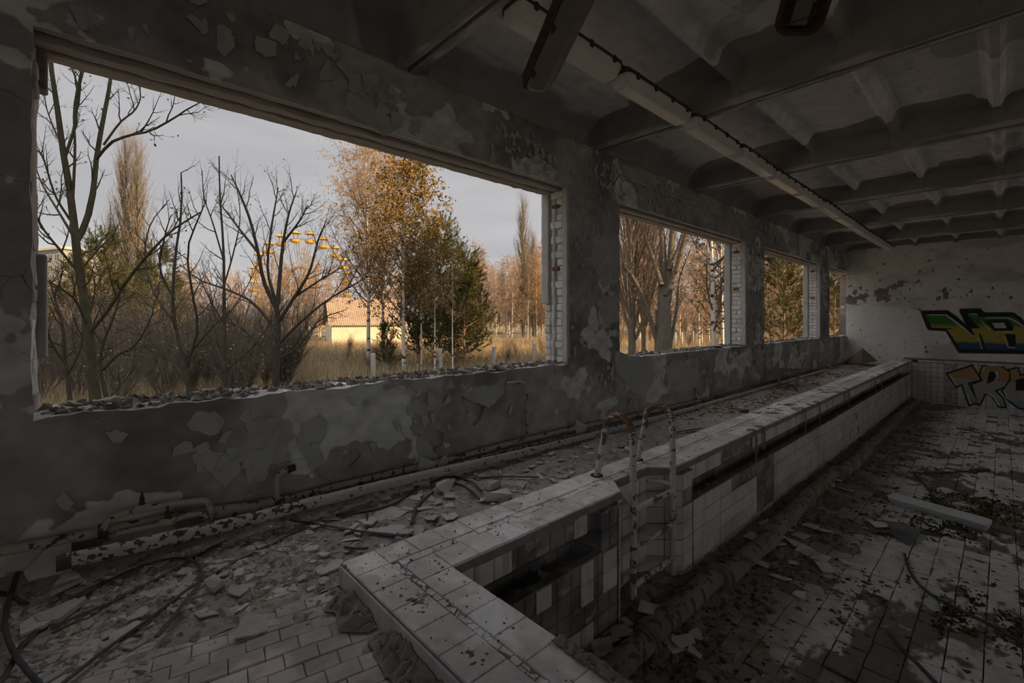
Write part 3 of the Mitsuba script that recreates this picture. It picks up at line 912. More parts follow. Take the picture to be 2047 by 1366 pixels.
# pool floor
v, f = cbox([0, 0, 0], [1, 1, 1], 0.001)
pf = (np.array([[1.2, YR, -1.01], [XF, YR, floor_z(XF) - 0.05], [XF, 2.3, floor_z(XF) - 0.05], [1.2, 2.3, -1.01], [1.2, YR, -1.6], [XF, YR, -1.6], [XF, 2.3, -1.6], [1.2, 2.3, -1.6]]),
      np.array([[0, 1, 2], [0, 2, 3], [4, 6, 5], [4, 7, 6], [0, 4, 5], [0, 5, 1], [1, 5, 6], [1, 6, 2], [2, 6, 7], [2, 7, 3], [3, 7, 4], [3, 4, 0]]))
struct('floor_pool', ply(pf, 'pool_dirt'), 'tiled floor of the drained pool with dirt and moss')
pt = ply(cbox([0, 0, -0.02], [0.1935, 0.1935, 0.0], 0.004), 'pool_tile_a')
pts = {c: {**pt, 'bsdf': {'type': 'ref', 'id': f'mat_pool_tile_{c}'}} for c in 'ab'}
pv, pfc = cbox([0, 0, -0.02], [0.1935, 0.1935, 0.0], 0.004)
cells = []
slope = math.degrees(math.atan(0.0115))
for i in range(92):
    for j in range(-22, 11):
        x, y = 1.53 + 0.2 * i, 0.2 * j - 0.1
        if y > 1.75 or y < -4 or x + 0.2 > XF:
            continue
        dep = x * CA + y * SA
        rt = (x * SA - y * CA)
        if dep < 0.8:
            continue
        u = 1023.5 + FPX * rt / dep
        if u > 2300 or u < 1100:
            continue
        vv = HV + FPX * (CZ + 1.0) / dep
        cells.append((dep if vv < 1420 and u < 2090 else dep + 100, x, y))
cells.sort()
other = []
for k, (d_, x, y) in enumerate(cells):
    if rng.random() < 0.06:
        continue
    M = T().translate([x + rng.uniform(-0.003, 0.003), y, float(floor_z(x)) + rng.uniform(-0.006, 0.006)]).rotate([0, 1, 0], slope + rng.uniform(-1.2, 1.2)).rotate([1, 0, 0], rng.uniform(-1.2, 1.2)).rotate([0, 0, 1], rng.uniform(-1.5, 1.5))
    if k < 310:
        put('floor_tile', pts['a' if rng.random() < 0.6 else 'b'], 'floor_pool', to_world=M)
    else:
        other.append(xf((pv, pfc), M.matrix))
put('floor_tiles_beyond', ply(cat_mesh(other), 'pool_tile_a'), 'floor_pool', kind='stuff')


def pdirt(X, Y):
    p = np.stack([X, Y, X * 0], -1)
    a = np.clip((Y - 0.75) / 0.9, 0, 1)
    h = floor_z(X) - 0.022 + 0.030 * a + 0.10 * np.clip((Y - 1.55) / 0.5, 0, 1) ** 1.4
    h += 0.055 * (meshkit.fbm(p * 2.6, 3, 9) - 0.5) * (0.45 + a) + 0.035 * (meshkit.fbm(p * 11, 3, 3) - 0.5) * (0.5 + a)
    # heap of leaves and earth in the ladder recess
    h += 0.10 * np.exp(-((X - 3.6) ** 2 / 0.12 + (Y - 2.15) ** 2 / 0.05))
    return h


put('dirt', ply(cat_mesh([grid(np.concatenate([np.arange(1.52, 7, 0.03), np.arange(7, XF, 0.09)]), np.arange(-0.6, 2.32, 0.03), pdirt), grid(np.arange(1.52, XF, 0.12), np.arange(-5, -0.58, 0.12), pdirt)]), 'pool_dirt', smooth=True), 'floor_pool', kind='stuff')

# end wall of the pool: tiles below the ledge, with a band of pink tiles
ft = ply(cbox([-0.012, 0, 0], [0, 0.1445, 0.1445], 0.003), 'far_tile_a')
fts = {c: {**ft, 'bsdf': {'type': 'ref', 'id': f'mat_far_tile_{c}'}} for c in ('a', 'b', 'pink')}
cells = []
for i in range(36):
    for j in range(9):
        y, z = 2.06 - TP * (i + 1), 0.13 - TP * (j + 1)
        pink = 5 <= i <= 6 or 24 <= i <= 25
        cells.append((i, y, z, pink))
put('tile_bed', ply(cbox([XF - 0.004, -3.6, -1.5], [XF + 0.01, 2.07, 0.128], 0.001), 'mortar'), 'wall_back')
k = 0
for i, y, z, pink in cells:
    if k < 300:
        put('wall_tile', fts['pink' if pink else ('a' if rng.random() < 0.6 else 'b')], 'wall_back', to_world=T().translate([XF - 0.001, y, z]))
        k += 1
m1 = cbox([XF - 0.05, -5.2, 0.13], [XF + 0.01, 2.30, 0.20], 0.008)
put('ledge', ply(m1, 'coping_tile_b'), 'wall_back', label='brown grey ledge')
put('ledge_board', ply(cbox([XF - 0.03, -5.2, 0.20], [XF + 0.01, 2.26, 0.26], 0.01), 'wood_old'), 'wall_back', label='brown timber strip')

# ------------------------------------------------------------------ things in the room
# ladder
lad = thing('pool_ladder', 'rusty white tubular ladder with two hooped rails in the pool recess', 'ladder')
def hoop(x):
    pts = [[x, 2.475, CT - 0.01], [x, 2.43, 0.33], [x, 2.385, 0.54]]
    for a in np.linspace(0.15, 1.0, 8) * np.pi:
        pts.append([x, 2.245 + 0.137 * math.cos(a), 0.565 + 0.137 * math.sin(a)])
    pts += [[x, 2.105, 0.40], [x, 2.10, 0.0], [x, 2.10, -0.5], [x + 0.005, 2.10, -0.97]]
    return spline(pts, 60)


rails = []
for x in (3.33, 4.0):
    p = hoop(x)
    rails.append(put('rail', ply(tubes(p, np.full(len(p), 0.0285), 14, True), 'ladder_paint', smooth=50), lad))
    br = spline([[x, 2.10, -0.02], [x + (0.02 if x < 3.6 else -0.05), 2.20, -0.0], [x + (0.05 if x < 3.6 else -0.12), 2.31, 0.0]], 8)
    put('bracket', ply(tubes(br, np.full(8, 0.022), 10, True), 'ladder_paint', smooth=50), lad)
for z in (-0.07, -0.385, -0.70):
    p = np.linspace([3.33, 2.10, z], [4.0, 2.10, z], 6)
    put('rung', ply(tubes(p, np.full(6, 0.024), 12, True), 'ladder_paint', smooth=50), lad)
for x in (3.33, 4.0):
    put('foot_plate', ply(rough(tubes(np.linspace([x, 2.475, CT - 0.004], [x, 2.475, CT + 0.008], 2), np.full(2, 0.055), 14, True), 0.004, 20, 3), 'rust', smooth=40), lad)


# strip of ceiling lamps
def rrect(l, w, r, z, n=6):
    out = []
    for cx, cy, a0 in ((l / 2 - r, w / 2 - r, 0), (-l / 2 + r, w / 2 - r, 90), (-l / 2 + r, -w / 2 + r, 180), (l / 2 - r, -w / 2 + r, 270)):
        for a in np.linspace(a0, a0 + 90, n):
            out.append([cx + r * math.cos(math.radians(a)), cy + r * math.sin(math.radians(a)), z])
    return out


cover = hull(rrect(1.30, 0.225, 0.06, 0.0) + rrect(1.30, 0.225, 0.06, -0.035) + rrect(1.22, 0.15, 0.035, -0.105) + rrect(1.17, 0.12, 0.03, -0.112))
pan = cat_mesh([hull(rrect(1.325, 0.25, 0.07, 0.0) + rrect(1.325, 0.25, 0.07, 0.02) + rrect(1.27, 0.17, 0.05, 0.065)), cbox([-0.66, -0.02, 0.055], [0.66, 0.02, 0.085], 0.004)])
clip = cbox([-0.018, -0.012, -0.03], [0.018, 0.014, 0.028], 0.004)
cover_p, pan_p, clip_p = ply(cover, 'lamp_cover', smooth=35), ply(pan, 'lamp_pan', smooth=35), ply(clip, 'rust')
LAMPZ, LAMPY = 3.855, 2.475
where_lamp = ['nearest', 'second', 'third', 'fourth', 'fifth', 'sixth', 'seventh', 'eighth', 'ninth', 'tenth', 'eleventh', 'twelfth']
for k in range(12):
    x = 2.285 + 0.65 + 1.395 * k
    lm = thing('ceiling_lamp', f'long pale lamp in the ceiling row, {where_lamp[k]} along the row from the front', 'ceiling lamp', 'tube lamps in a row along the ceiling')
    M = T().translate([x, LAMPY + rng.uniform(-0.012, 0.012), LAMPZ]).rotate([0, 0, 1], rng.uniform(-0.8, 0.8)).rotate([1, 0, 0], rng.uniform(-3, 3))
    put('cover', cover_p, lm, to_world=M)
    put('housing', pan_p, lm, label='dark rusty pan', to_world=M)
    for s in (-0.5, -0.17, 0.17, 0.5):
        for e in (-1, 1):
            put('clip', clip_p, lm, to_world=M @ T().translate([s, 0.121 * e, 0.0]))
rail_m = cat_mesh([cbox([2.0, LAMPY - 0.022, LAMPZ + 0.075], [19.4, LAMPY + 0.022, LAMPZ + 0.10], 0.004)])
lr = thing('lamp_rail', 'dark rusty steel strip that carries the ceiling lamps', 'rail')
put('strip', ply(rail_m, 'rust'), lr)
for k in range(6):
    x = 2.2 + 3 * k + 0.25
    put('hanger', ply(tubes(np.linspace([x, LAMPY - 0.02, LAMPZ + 0.09], [x, LAMPY - 0.02, PANEL + 0.01], 3), np.full(3, 0.012), 8, True), 'rust', smooth=50), lr)
# cable drooping beside the lamps
# fallen lamp hanging by one end
def along(a, b, roll=0.0, up=(0, 0, 1.0)):
    a, b = np.array(a, float), np.array(b, float)
    x = (b - a) / np.linalg.norm(b - a)
    z = np.array(up, float) - x * np.dot(x, up)
    z /= np.linalg.norm(z)
    y = np.cross(z, x)
    q = math.radians(roll)
    y, z = math.cos(q) * y + math.sin(q) * z, -math.sin(q) * y + math.cos(q) * z
    M = np.eye(4)
    M[:3, 0], M[:3, 1], M[:3, 2], M[:3, 3] = x, y, z, (a + b) / 2
    return T(M)


pa, pb = at_depth(1066, 168, 3.15), at_depth(1187, -105, 2.34)
dd = (pb - pa) / np.linalg.norm(pb - pa)
M = along(pa, pa + dd * 1.32, 0, np.array([-SA, CA, 0.2]) * 0.85 + np.array([CA, SA, 0]) * 0.9)
hl = thing('hanging_lamp', 'loose brown lamp hanging slantwise below the ceiling row', 'lamp')
put('cover', {**cover_p, 'bsdf': {'type': 'ref', 'id': 'mat_old_cover'}}, hl, to_world=M)
put('housing', {**pan_p, 'bsdf': {'type': 'ref', 'id': 'mat_rust'}}, hl, to_world=M)
for s in (-0.5, -0.17, 0.17, 0.5):
    for e in (-1, 1):
        put('clip', clip_p, hl, to_world=M @ T().translate([s, 0.121 * e, 0.0]))
top_end = pa + dd * 1.3
put('wire', ply(tubes(spline([top_end, top_end + [0.03, 0.02, 0.15], [top_end[0] + 0.02, top_end[1] + 0.03, PANEL]], 8), np.full(8, 0.006), 6, True), 'rubber'), hl)

# stripped lamp housing with loose wires
pa, pb = at_depth(1590, 68, 3.45), at_depth(1668, -190, 3.0)
dd = (pb - pa) / np.linalg.norm(pb - pa)
M = along(pa, pa + dd * 1.3, -12)
outer = manifold(hull(rrect(1.32, 0.33, 0.10, 0.0) + rrect(1.32, 0.33, 0.10, -0.03) + rrect(1.25, 0.24, 0.08, 0.07)))
inner = manifold(hull(rrect(1.27, 0.28, 0.08, 0.0) + rrect(1.27, 0.28, 0.08, -0.05) + rrect(1.20, 0.20, 0.06, 0.055)))
bl = thing('broken_lamp', 'rusty open lamp housing with torn wires under the ceiling', 'lamp')
put('housing', ply(of(outer - inner), 'rust', smooth=35), bl, to_world=M)
put('lamp_holder', ply(cbox([-0.6, -0.06, 0.0], [-0.42, 0.06, 0.045], 0.01), 'old_cover'), bl, to_world=M)
for k in range(7):
    r = np.random.default_rng(k)
    pts = [[-0.55 + 0.16 * k * 0.6, r.uniform(-0.08, 0.08), 0.03]]
    for q in range(4):
        pts.append([pts[-1][0] + r.uniform(-0.09, 0.11), r.uniform(-0.11, 0.11), r.uniform(-0.08, 0.03)])
    put('wire', ply(tubes(spline(pts, 20), np.full(20, 0.005), 6, True), 'old_cover' if k % 2 else 'rubber'), bl, to_world=M)
put('hanger', ply(tubes(np.linspace(pa + dd * 0.9 + [0, 0, 0.05], (pa + dd * 0.9) * [1, 1, 0] + [0, 0, PANEL], 3), np.full(3, 0.01), 8, True), 'rust'), bl)

# pipes along the window wall
def line_on(y, pts):
    return np.array([on_y(u, v_, y) for u, v_ in pts])


def pipe(k, parent, P, r, m, sides=12, n=40, name='tube', label=None):
    p = spline(P, n) if n else np.asarray(P, float)
    return put(name, ply(tubes(p, np.full(len(p), r), sides, True), m, smooth=50), parent, label=label)


hp = thing('heating_pipe', 'cream pipe run along the foot of the window wall with a valve bypass', 'pipe')
Y1 = 3.755
main = line_on(Y1, [(-40, 1108), (60, 1092), (190, 1066), (300, 1044), (420, 1022), (553, 1003), (720, 962), (900, 919), (1055, 878), (1300, 824), (1420, 797)])
pipe(0, hp, main, 0.030, 'pipe_cream', 12, 60)
pipe(0, hp, line_on(Y1 - 0.02, [(196, 1064), (216, 1060)]), 0.045, 'rust', 12, 0, 'union', 'rusty union')
by = line_on(3.69, [(206, 1060), (213, 1045), (226, 1034), (260, 1024), (330, 1011), (400, 1001), (414, 1006), (420, 1020), (421, 1040)])
pipe(0, hp, by, 0.020, 'pipe_cream', 10, 50, 'bypass')
by2 = line_on(3.66, [(232, 1068), (280, 1057), (335, 1044), (380, 1030), (405, 1029), (412, 1040), (413, 1048)])
pipe(0, hp, by2, 0.017, 'pipe_cream', 10, 40, 'bypass')
for u, v_, y in ((284, 1017), (334, 1040)) and [(284, 1017, 3.69), (335, 1043, 3.66)]:
    c = on_y(u, v_, y)
    vl = put('valve', ply(cat_mesh([hull(np.vstack([tubes(np.linspace(c - [0.045, 0, 0], c + [0.045, 0, 0], 3), np.array([0.022, 0.034, 0.022]), 10, True)[0]]))]), 'pipe_cream', smooth=40), hp)
    put('stem', ply(cat_mesh([tubes(np.linspace(c, c + [0, 0, 0.10], 6), np.array([0.026, 0.022, 0.013, 0.014, 0.008, 0.006]), 10, True)]), 'rust', smooth=40), vl)
stub = line_on(3.74, [(555, 1006), (552, 980), (553, 958), (560, 946), (575, 938)])
pipe(0, hp, stub, 0.020, 'pipe_cream', 10, 24, 'stub')
pipe(0, hp, line_on(3.74, [(574, 940), (590, 934)]), 0.027, 'rust', 10, 0, 'stub_end', 'rusty threaded end')
pipe(0, hp, line_on(3.76, [(420, 1030), (545, 1006)]), 0.043, 'pipe_cream', 12, 0, 'sleeve', 'thicker pipe sleeve')
rp = thing('riser_pipe', 'thin cream pipe bent over below the first window sill', 'pipe')
pipe(0, rp, line_on(3.79, [(1012, 768), (1030, 765), (1046, 766), (1052, 775), (1053, 800), (1054, 850), (1055, 880)]), 0.018, 'pipe_cream', 10, 40)
lp = thing('lower_pipe', 'thin pipe lying behind the grey pipe on the deck', 'pipe')
pipe(0, lp, line_on(3.70, [(640, 995), (760, 966), (900, 932), (1055, 892), (1300, 836), (1420, 808)]), 0.022, 'pipe_flaky', 10, 40)
bp = thing('grey_pipe', 'thick grey pipe lying on the deck along the window wall', 'pipe')
P = line_on(3.50, [(132, 1122), (300, 1085), (500, 1038), (640, 1001)])
pipe(0, bp, P, 0.041, 'pipe_flaky', 16, 40, 'tube', 'pipe end with flaking rusty paint')
P = line_on(3.50, [(636, 1003), (800, 962), (1060, 902)])
pipe(0, bp, P, 0.040, 'pipe_grey', 16, 30)
P = line_on(3.50, [(1055, 903), (1200, 866), (1340, 832), (1460, 803), (1560, 778), (1650, 752)])
P[:, 2] = np.maximum(P[:, 2], 0.055)
pipe(0, bp, P, 0.036, 'pipe_grey', 16, 40)
pipe(0, bp, line_on(3.50, [(1050, 904), (1064, 901)]), 0.045, 'pipe_grey', 16, 0, 'coupling')
# open end of the grey pipe
e = on_y(128, 1124, 3.5)
pipe(0, bp, [e - [0.03, 0, 0], e + [0.03, 0, 0]], 0.043, 'lamp_pan', 16, 0, 'pipe_end', 'rusty broken end')

# wavy wall hooks under the sills
def hook(u, v_, n):
    c = on_y(u, v_, WY0 - 0.005)
    p = spline([c + [-0.05, 0.0, 0.06], c + [-0.03, -0.03, 0.03], c + [0.0, -0.045, -0.01], c + [0.03, -0.05, 0.0], c + [0.045, -0.06, 0.03]], 14)
    put('wall_hook', ply(tubes(p, np.full(14, 0.008), 8, True), 'white_plastic', smooth=50), None, n, 'hook', 'bent white wire hooks below the window sills')


for u, v_, n in [(704, 806, 'bent white hook below the first window, leftmost of three'), (826, 788, 'bent white hook below the first window, middle of three'), (930, 780, 'bent white hook below the first window beside the broken plaster'),
                 (1368, 722, 'bent white hook below the second window, left one'), (1400, 718, 'bent white hook below the second window, middle one'), (1428, 714, 'bent white hook below the second window, right one'),
                 (1586, 690, 'bent white hook below the third window, left one'), (1600, 689, 'bent white hook below the third window, middle one'), (1614, 687, 'bent white hook below the third window, right one')]:
    hook(u, v_, n)

# wire stretched above the second window
w = line_on(WY0 - 0.06, [(1236, 352), (1300, 374), (1400, 414), (1520, 456), (1640, 500)])
wr = thing('stretched_wire', 'thin wire stretched along the wall above the second and third windows', 'wire')
pipe(0, wr, w, 0.005, 'white_plastic', 6, 30, 'strand')
pipe(0, wr, [on_y(1236, 352, WY0 - 0.06), on_y(1225, 372, WY0 + 0.01)], 0.008, 'rust', 6, 0, 'anchor')

# remnant of the window frame in the first window's upper left corner
put('frame_remnant', ply(cbox([WINS[0][0] - 0.02, WY1 - 0.16, HEAD - 0.27], [WINS[0][0] + 0.05, WY1 - 0.03, HEAD + 0.01], 0.008), 'wood_old'), None, 'short dark wooden frame remnant hanging in the top left corner of the first window', 'frame piece')
put('jamb_board', ply(cbox([WINS[0][0] - 0.02, WY1 - 0.09, SILL + 0.33], [WINS[0][0] + 0.045, WY1 + 0.03, 1.95], 0.008), 'rubble_d'), None, 'grey weathered board on the left jamb of the first window', 'board')

# ------------------------------------------------------------------ rubble
def shard_mesh(seed, th):
    r = np.random.default_rng(seed)
    k = int(r.integers(4, 8))
    a = np.sort(r.uniform(0, 2 * np.pi, k))
    rad = r.uniform(0.55, 1.0, k)
    P = np.c_[0.5 * rad * np.cos(a), 0.5 * rad * np.sin(a) * 0.8]
    h = sg.MultiPoint(P).convex_hull
    return prism(h, 0, th)


def chunk_mesh(seed):
    r = np.random.default_rng(seed)
    P = r.uniform(-0.5, 0.5, (14, 3)) * [1, 0.62, 0.42]
    P = np.sign(P) * np.abs(P / [0.5, 0.31, 0.21]) ** 0.5 * [0.5, 0.31, 0.21]
    return hull(P)


SH = [ply(shard_mesh(i, 0.05), f'rubble_{"abc"[i % 3]}') for i in range(14)]
CHK = [ply(chunk_mesh(i), f'rubble_{"abcd"[i % 4]}') for i in range(10)]
CHKD = [{**q_, 'bsdf': {'type': 'ref', 'id': 'mat_mortar'}} for q_ in CHK]
SHD = [{**q_, 'bsdf': {'type': 'ref', 'id': f'mat_{"mortar" if i_ % 3 else "rubble_d"}'}} for i_, q_ in enumerate(SH)]


def lay(name, proto, x, y, z, s, label, cat, group, tilt=8, parent=None, flat_=1.0):
    return put(name, proto, parent, label, cat, group, to_world=T().translate([x, y, z]).rotate([0, 0, 1], rng.uniform(0, 360)).rotate([1, 0, 0], rng.uniform(-tilt, tilt)).rotate([0, 1, 0], rng.uniform(-tilt, tilt)).scale([s, s, s * flat_]))


def deck_h(x, y):
    return float(max(dust_height(np.array([x]), np.array([y]))[0], 0.0 if (y < 2.9 and x < 1.05) else -0.02))


# slabs and lumps that the photograph shows one by one: (u, v, size, kind, label)
for u, v_, s, proto, fl_, lab in [
    (430, 1172, 0.15, CHK[1], 1.0, 'grey concrete lump beside the hairpin rubber strip'),
    (890, 978, 0.26, CHK[0], 0.8, 'broken brick under the grey pipe with a rounded top, right of a smaller lump'),
    (842, 975, 0.16, CHK[4], 1.0, 'angular lump under the grey pipe left of a broken brick'),
    (985, 972, 0.19, CHK[5], 1.0, 'square concrete lump lying behind a longer one beside the coping'),
    (988, 992, 0.30, CHK[8], 0.7, 'long concrete lump against the coping edge with a black hose beneath'),
    (765, 1000, 0.17, CHK[2], 0.8, 'upright plaster lump left of the curved hose'),
    (1246, 893, 0.17, CHK[3], 0.8, 'plaster lump standing near the ladder foot, upper one'),
    (1262, 902, 0.16, CHK[6], 0.8, 'plaster lump standing near the ladder foot, lower one'),
    (1488, 820, 0.30, CHK[7], 0.5, 'dark flat lump alone on the far deck'),
    (815, 1018, 0.13, CHK[9], 0.5, 'small dusty lump among pale plaster pieces right of the curved hose'),
    (230, 1110, 0.24, CHK[8], 0.8, 'rounded lump between the two pipes below the valve bypass'),
    (60, 1052, 0.36, SH[3], 1.0, 'large pale plaster slab leaning on the wall at the left edge'),
    (185, 1072, 0.26, SH[5], 1.0, 'brown plaster slab behind the cream pipe union'),
    (110, 1180, 0.34, SH[1], 1.4, 'cracked grey slab beside the broken pipe end'),
    (120, 1215, 0.34, SH[7], 1.4, 'long cracked slab left of the rubber strips'),
    (70, 1245, 0.26, SH[2], 1.3, 'flat slab inside the large rubber loop'),
    (500, 1240, 0.28, SH[4], 0.6, 'large pale plaster plate on the edge of the bare tiles'),
    (285, 1220, 0.22, SH[6], 0.6, 'pale triangular plate left of the hairpin strip'),
    (250, 1255, 0.22, SH[8], 0.8, 'tilted slab over the long black bar'),
    (318, 1180, 0.14, SH[9], 0.6, 'pale wedge of plaster inside the hairpin strip'),
    (480, 1175, 0.18, SH[10], 0.6, 'pale plate right of the concrete lump'),
    (485, 1205, 0.13, SH[11], 0.6, 'small pale triangle near the large plate'),
    (775, 1030, 0.42, SH[0], 0.3, 'biggest flat pale plaster sheet below the curved hose'),
    (770, 1060, 0.40, SH[12], 0.3, 'flat pale plaster sheet nearest the coping corner'),
    (830, 1060, 0.22, SH[13], 0.4, 'cracked pale sheet touching the coping edge'),
    (900, 1025, 0.26, SH[2], 0.3, 'thin pale sheet between hose end and coping'),
    (860, 1032, 0.20, SH[7], 0.5, 'pale sheet lying across another near the short hose'),
    (715, 1062, 0.16, SH[5], 0.5, 'pale corner piece on the bar near the coping corner'),
    (660, 1035, 0.18, SH[9], 0.5, 'thin pale sliver left of the coping corner'),
    (700, 1075, 0.15, SH[11], 0.6, 'pale sliver in front of the black bar'),
]:
    p = on_z(u, v_, 0.03)
    lay('rubble_piece', proto, p[0], p[1], deck_h(p[0], p[1]) + (0.30 * s * 0.5 * fl_ if proto in CHK else 0.004), s, lab, 'rubble', None, 6, None, fl_)
# wall slabs that lean upright
for u, v_, s, lab in [(852, 945, 0.30, 'pale plaster slab leaning upright against the wall behind the pipes'), (887, 932, 0.20, 'narrow plaster slab leaning beside a taller one on the wall'), (105, 1140, 0.30, 'curved plaster slab propped on the broken pipe end'), (1160, 872, 0.30, 'grey square of plaster lying over both pipes')]:
    c = on_y(u, v_, 3.72)
    put('leaning_slab', SH[3], None, lab, 'plaster slab', to_world=T().translate([c[0], c[1], max(c[2], 0.12)]).rotate([0, 0, 1], rng.uniform(-10, 10)).rotate([1, 0, 0], 78).rotate([0, 0, 1], rng.uniform(0, 90)).scale([s, s * 1.1, s * 0.5]))

# fragments strewn over the deck: the largest as things, small ones as one mass
def deck_spots(n, r):
    out = []
    while len(out) < n:
        if r.random() < 0.55:
            x, y = r.uniform(-0.7, 1.0), r.triangular(2.25, 3.3, 3.6)
            if y < 2.75 and r.random() < 0.75:
                continue
        else:
            x, y = 1.0 + (r.random() ** 1.7) * 16.0, r.uniform(YO + 0.04, 3.6)
            if r.random() > math.exp(-x * 0.10):
                continue
        if meshkit.fbm(np.array([[x * 2.2, y * 2.2, 0.0]]), 3, 8)[0] < 0.42 and r.random() < 0.6:
            continue
        out.append((x, y))
    return out


r = np.random.default_rng(5)
DG = 'plaster fragments strewn over the deck'
DL = 'pale plaster fragment among the rubble on the deck'
more = [(1.1 + 2.6 * r.random(), r.uniform(YO + 0.06, 3.4)) for _ in range(60)]
for x, y in deck_spots(230, r) + more:
    big = r.random() < 0.8 or (x, y) in more
    s = r.uniform(0.05, 0.16) * (1.35 if (x, y) in more else 1.0) if big else r.uniform(0.03, 0.07)
    pr = SH[int(r.integers(14))] if big else CHK[int(r.integers(10))]
    if x < 1.05:
        zone = 'under the pipe loops at the near end of the window wall' if y > 3.15 else ('among the rubber strips on the near deck' if x < 0.45 else 'on the near deck between the bare tiles and the grey pipe')
    else:
        zone = 'on the deck between coping corner and ladder' if x < 3.4 else ('on the deck just beyond the ladder' if x < 7 else 'on the far deck beside the coping')
    lay('plaster_fragment', pr, x, y, deck_h(x, y) + (0.002 if big else 0.25 * s * 0.5), s, ('flat pale plaster fragment ' if big else 'small rounded plaster lump ') + zone, 'rubble', ('plaster flakes ' if big else 'plaster lumps ') + zone, 9, None, 1.0 if not big else r.uniform(0.7, 1.6))


def chips(spots, smin, smax, hfn, seed, palette, flatness=0.4):
    """Thousands of small angular chips as one mesh with colours."""
    r = np.random.default_rng(seed)
    n = len(spots)
    base = np.array([[1, 0, 0], [-0.5, 0.87, 0], [-0.5, -0.87, 0], [0.25, 0.2, 1.0], [-0.3, 0.1, 0.9]], float)
    fac = np.array([[0, 1, 3], [1, 4, 3], [1, 2, 4], [2, 0, 3], [2, 3, 4], [0, 2, 1]])
    a = r.uniform(0, 2 * np.pi, n)
    s = r.uniform(0, 1, n) ** 2.2 * (smax - smin) + smin
    el = r.uniform(0.45, 1.0, n)
    v = np.repeat(base[None], n, 0) * (1 + r.uniform(-0.35, 0.35, (n, 5, 3)))
    v = v * np.stack([s, s * el, s * flatness * r.uniform(0.5, 1.5, n)], 1)[:, None]
    ca, sa = np.cos(a)[:, None], np.sin(a)[:, None]
    x, y = v[..., 0] * ca - v[..., 1] * sa, v[..., 0] * sa + v[..., 1] * ca
    sp = np.array(spots)
    z = v[..., 2] + hfn(sp[:, 0], sp[:, 1])[:, None]
    V = np.stack([x + sp[:, :1], y + sp[:, 1:2], z], -1).reshape(-1, 3)
    F = (fac[None] + (np.arange(n) * 5)[:, None, None]).reshape(-1, 3)
    pal = np.array(palette)
    c = pal[r.integers(len(pal), size=n)] * r.uniform(0.75, 1.2, (n, 1))
    return V, F, np.repeat(c, 5, 0)


GREYS = [(0.50, 0.47, 0.44), (0.42, 0.39, 0.36), (0.60, 0.575, 0.55), (0.33, 0.30, 0.27), (0.40, 0.355, 0.31)]
DARKS = [(0.22, 0.205, 0.19), (0.17, 0.155, 0.14), (0.28, 0.26, 0.24), (0.36, 0.34, 0.32), (0.13, 0.12, 0.11)]
r = np.random.default_rng(8)
V, F, c = chips(deck_spots(7500, r), 0.006, 0.035, lambda x, y: np.maximum(dust_height(x, y), np.where((y < 2.9) & (x < 1.05), 0.0, -0.03)) - 0.002, 4, GREYS)
put('small_rubble', ply((V, F), 'chips', color=c), None, 'crumbled plaster and grit scattered over the deck', 'rubble', None, 'stuff')
# leaves and twigs blown along the foot of the wall, farther away
sp = [(r.uniform(6, 19.5), r.uniform(2.9, 3.8)) for _ in range(2600)]
sp = [q for q in sp if meshkit.fbm(np.array([[q[0] * 0.8, q[1] * 2, 3.0]]), 2, 2)[0] > 0.42]
V, F, c = chips(sp, 0.02, 0.07, lambda x, y: dust_height(x, y), 6, [(0.16, 0.09, 0.05), (0.24, 0.14, 0.08), (0.12, 0.08, 0.055), (0.30, 0.20, 0.12)], 0.25)
put('leaf_drift', ply((V, F), 'leaf_litter', color=c), None, 'brown dead leaves drifted along the foot of the wall on the far deck', 'dead leaves', None, 'stuff')
# crumbs on the coping
sp = [(r.uniform(XO + 0.03, XI - 0.03), r.uniform(1.1, 2.5)) if r.random() < 0.16 else (XI - 0.4 + r.random() ** 1.5 * 14, r.uniform(YI + 0.02, YO - 0.02)) for _ in range(1100)]
V, F, c = chips(sp, 0.003, 0.012, lambda x, y: x * 0 + CT - 0.001, 7, [(0.07, 0.065, 0.055), (0.12, 0.11, 0.09), (0.30, 0.28, 0.25)], 0.7)
put('coping_crumbs', ply((V, F), 'chips', color=c), None, 'dark crumbs and moss bits on the coping tiles', 'crumbs', None, 'stuff')

# mortar rubble along the sills
for i, (a, b) in enumerate(WINS):
    n = (2200, 900, 700, 250)[i]
    sp = [(r.uniform(a, b), r.uniform(WY0 + 0.06, WY1 - 0.02)) for _ in range(n)]
    V, F, c = chips(sp, 0.012, 0.055, lambda x, y: x * 0 + SILL - 0.012 + 0.035 * meshkit.fbm(np.stack([x * 3, y * 5, x * 0], -1), 3, 2), 10 + i, DARKS, 0.55)
    put('sill_rubble', ply((V, F), 'chips', color=c), None, f'crumbled mortar along the sill of the {["first", "second", "third", "fourth"][i]} window from the left', 'rubble', None, 'stuff')
    for k in range((42, 12, 6, 0)[i]):
        x, y, s = r.uniform(a + 0.05, b - 0.05), r.uniform(WY0 + 0.10, WY1 - 0.08), r.uniform(0.07, 0.17)
        if r.random() < 0.5:
            lay('sill_stone', CHKD[int(r.integers(10))], x, y, SILL + 0.012, s, f'broken mortar lump lying on the {["first", "second", "third"][i]} window sill', 'rubble', f'mortar lumps on sill {["one", "two", "three"][i]}', 14, None, 0.8)
        else:
            lay('sill_stone', SHD[int(r.integers(14))], x, y, SILL + 0.02, s, f'broken mortar lump lying on the {["first", "second", "third"][i]} window sill', 'rubble', f'mortar lumps on sill {["one", "two", "three"][i]}', 16, None, 1.6)
pz = on_y(1435, 690, 3.98)
lay('sill_slab', SH[2], pz[0], pz[1], SILL + 0.035, 0.7, 'brown broken slab lying on the sill of the second window', 'slab', None, 4, None, 0.7)

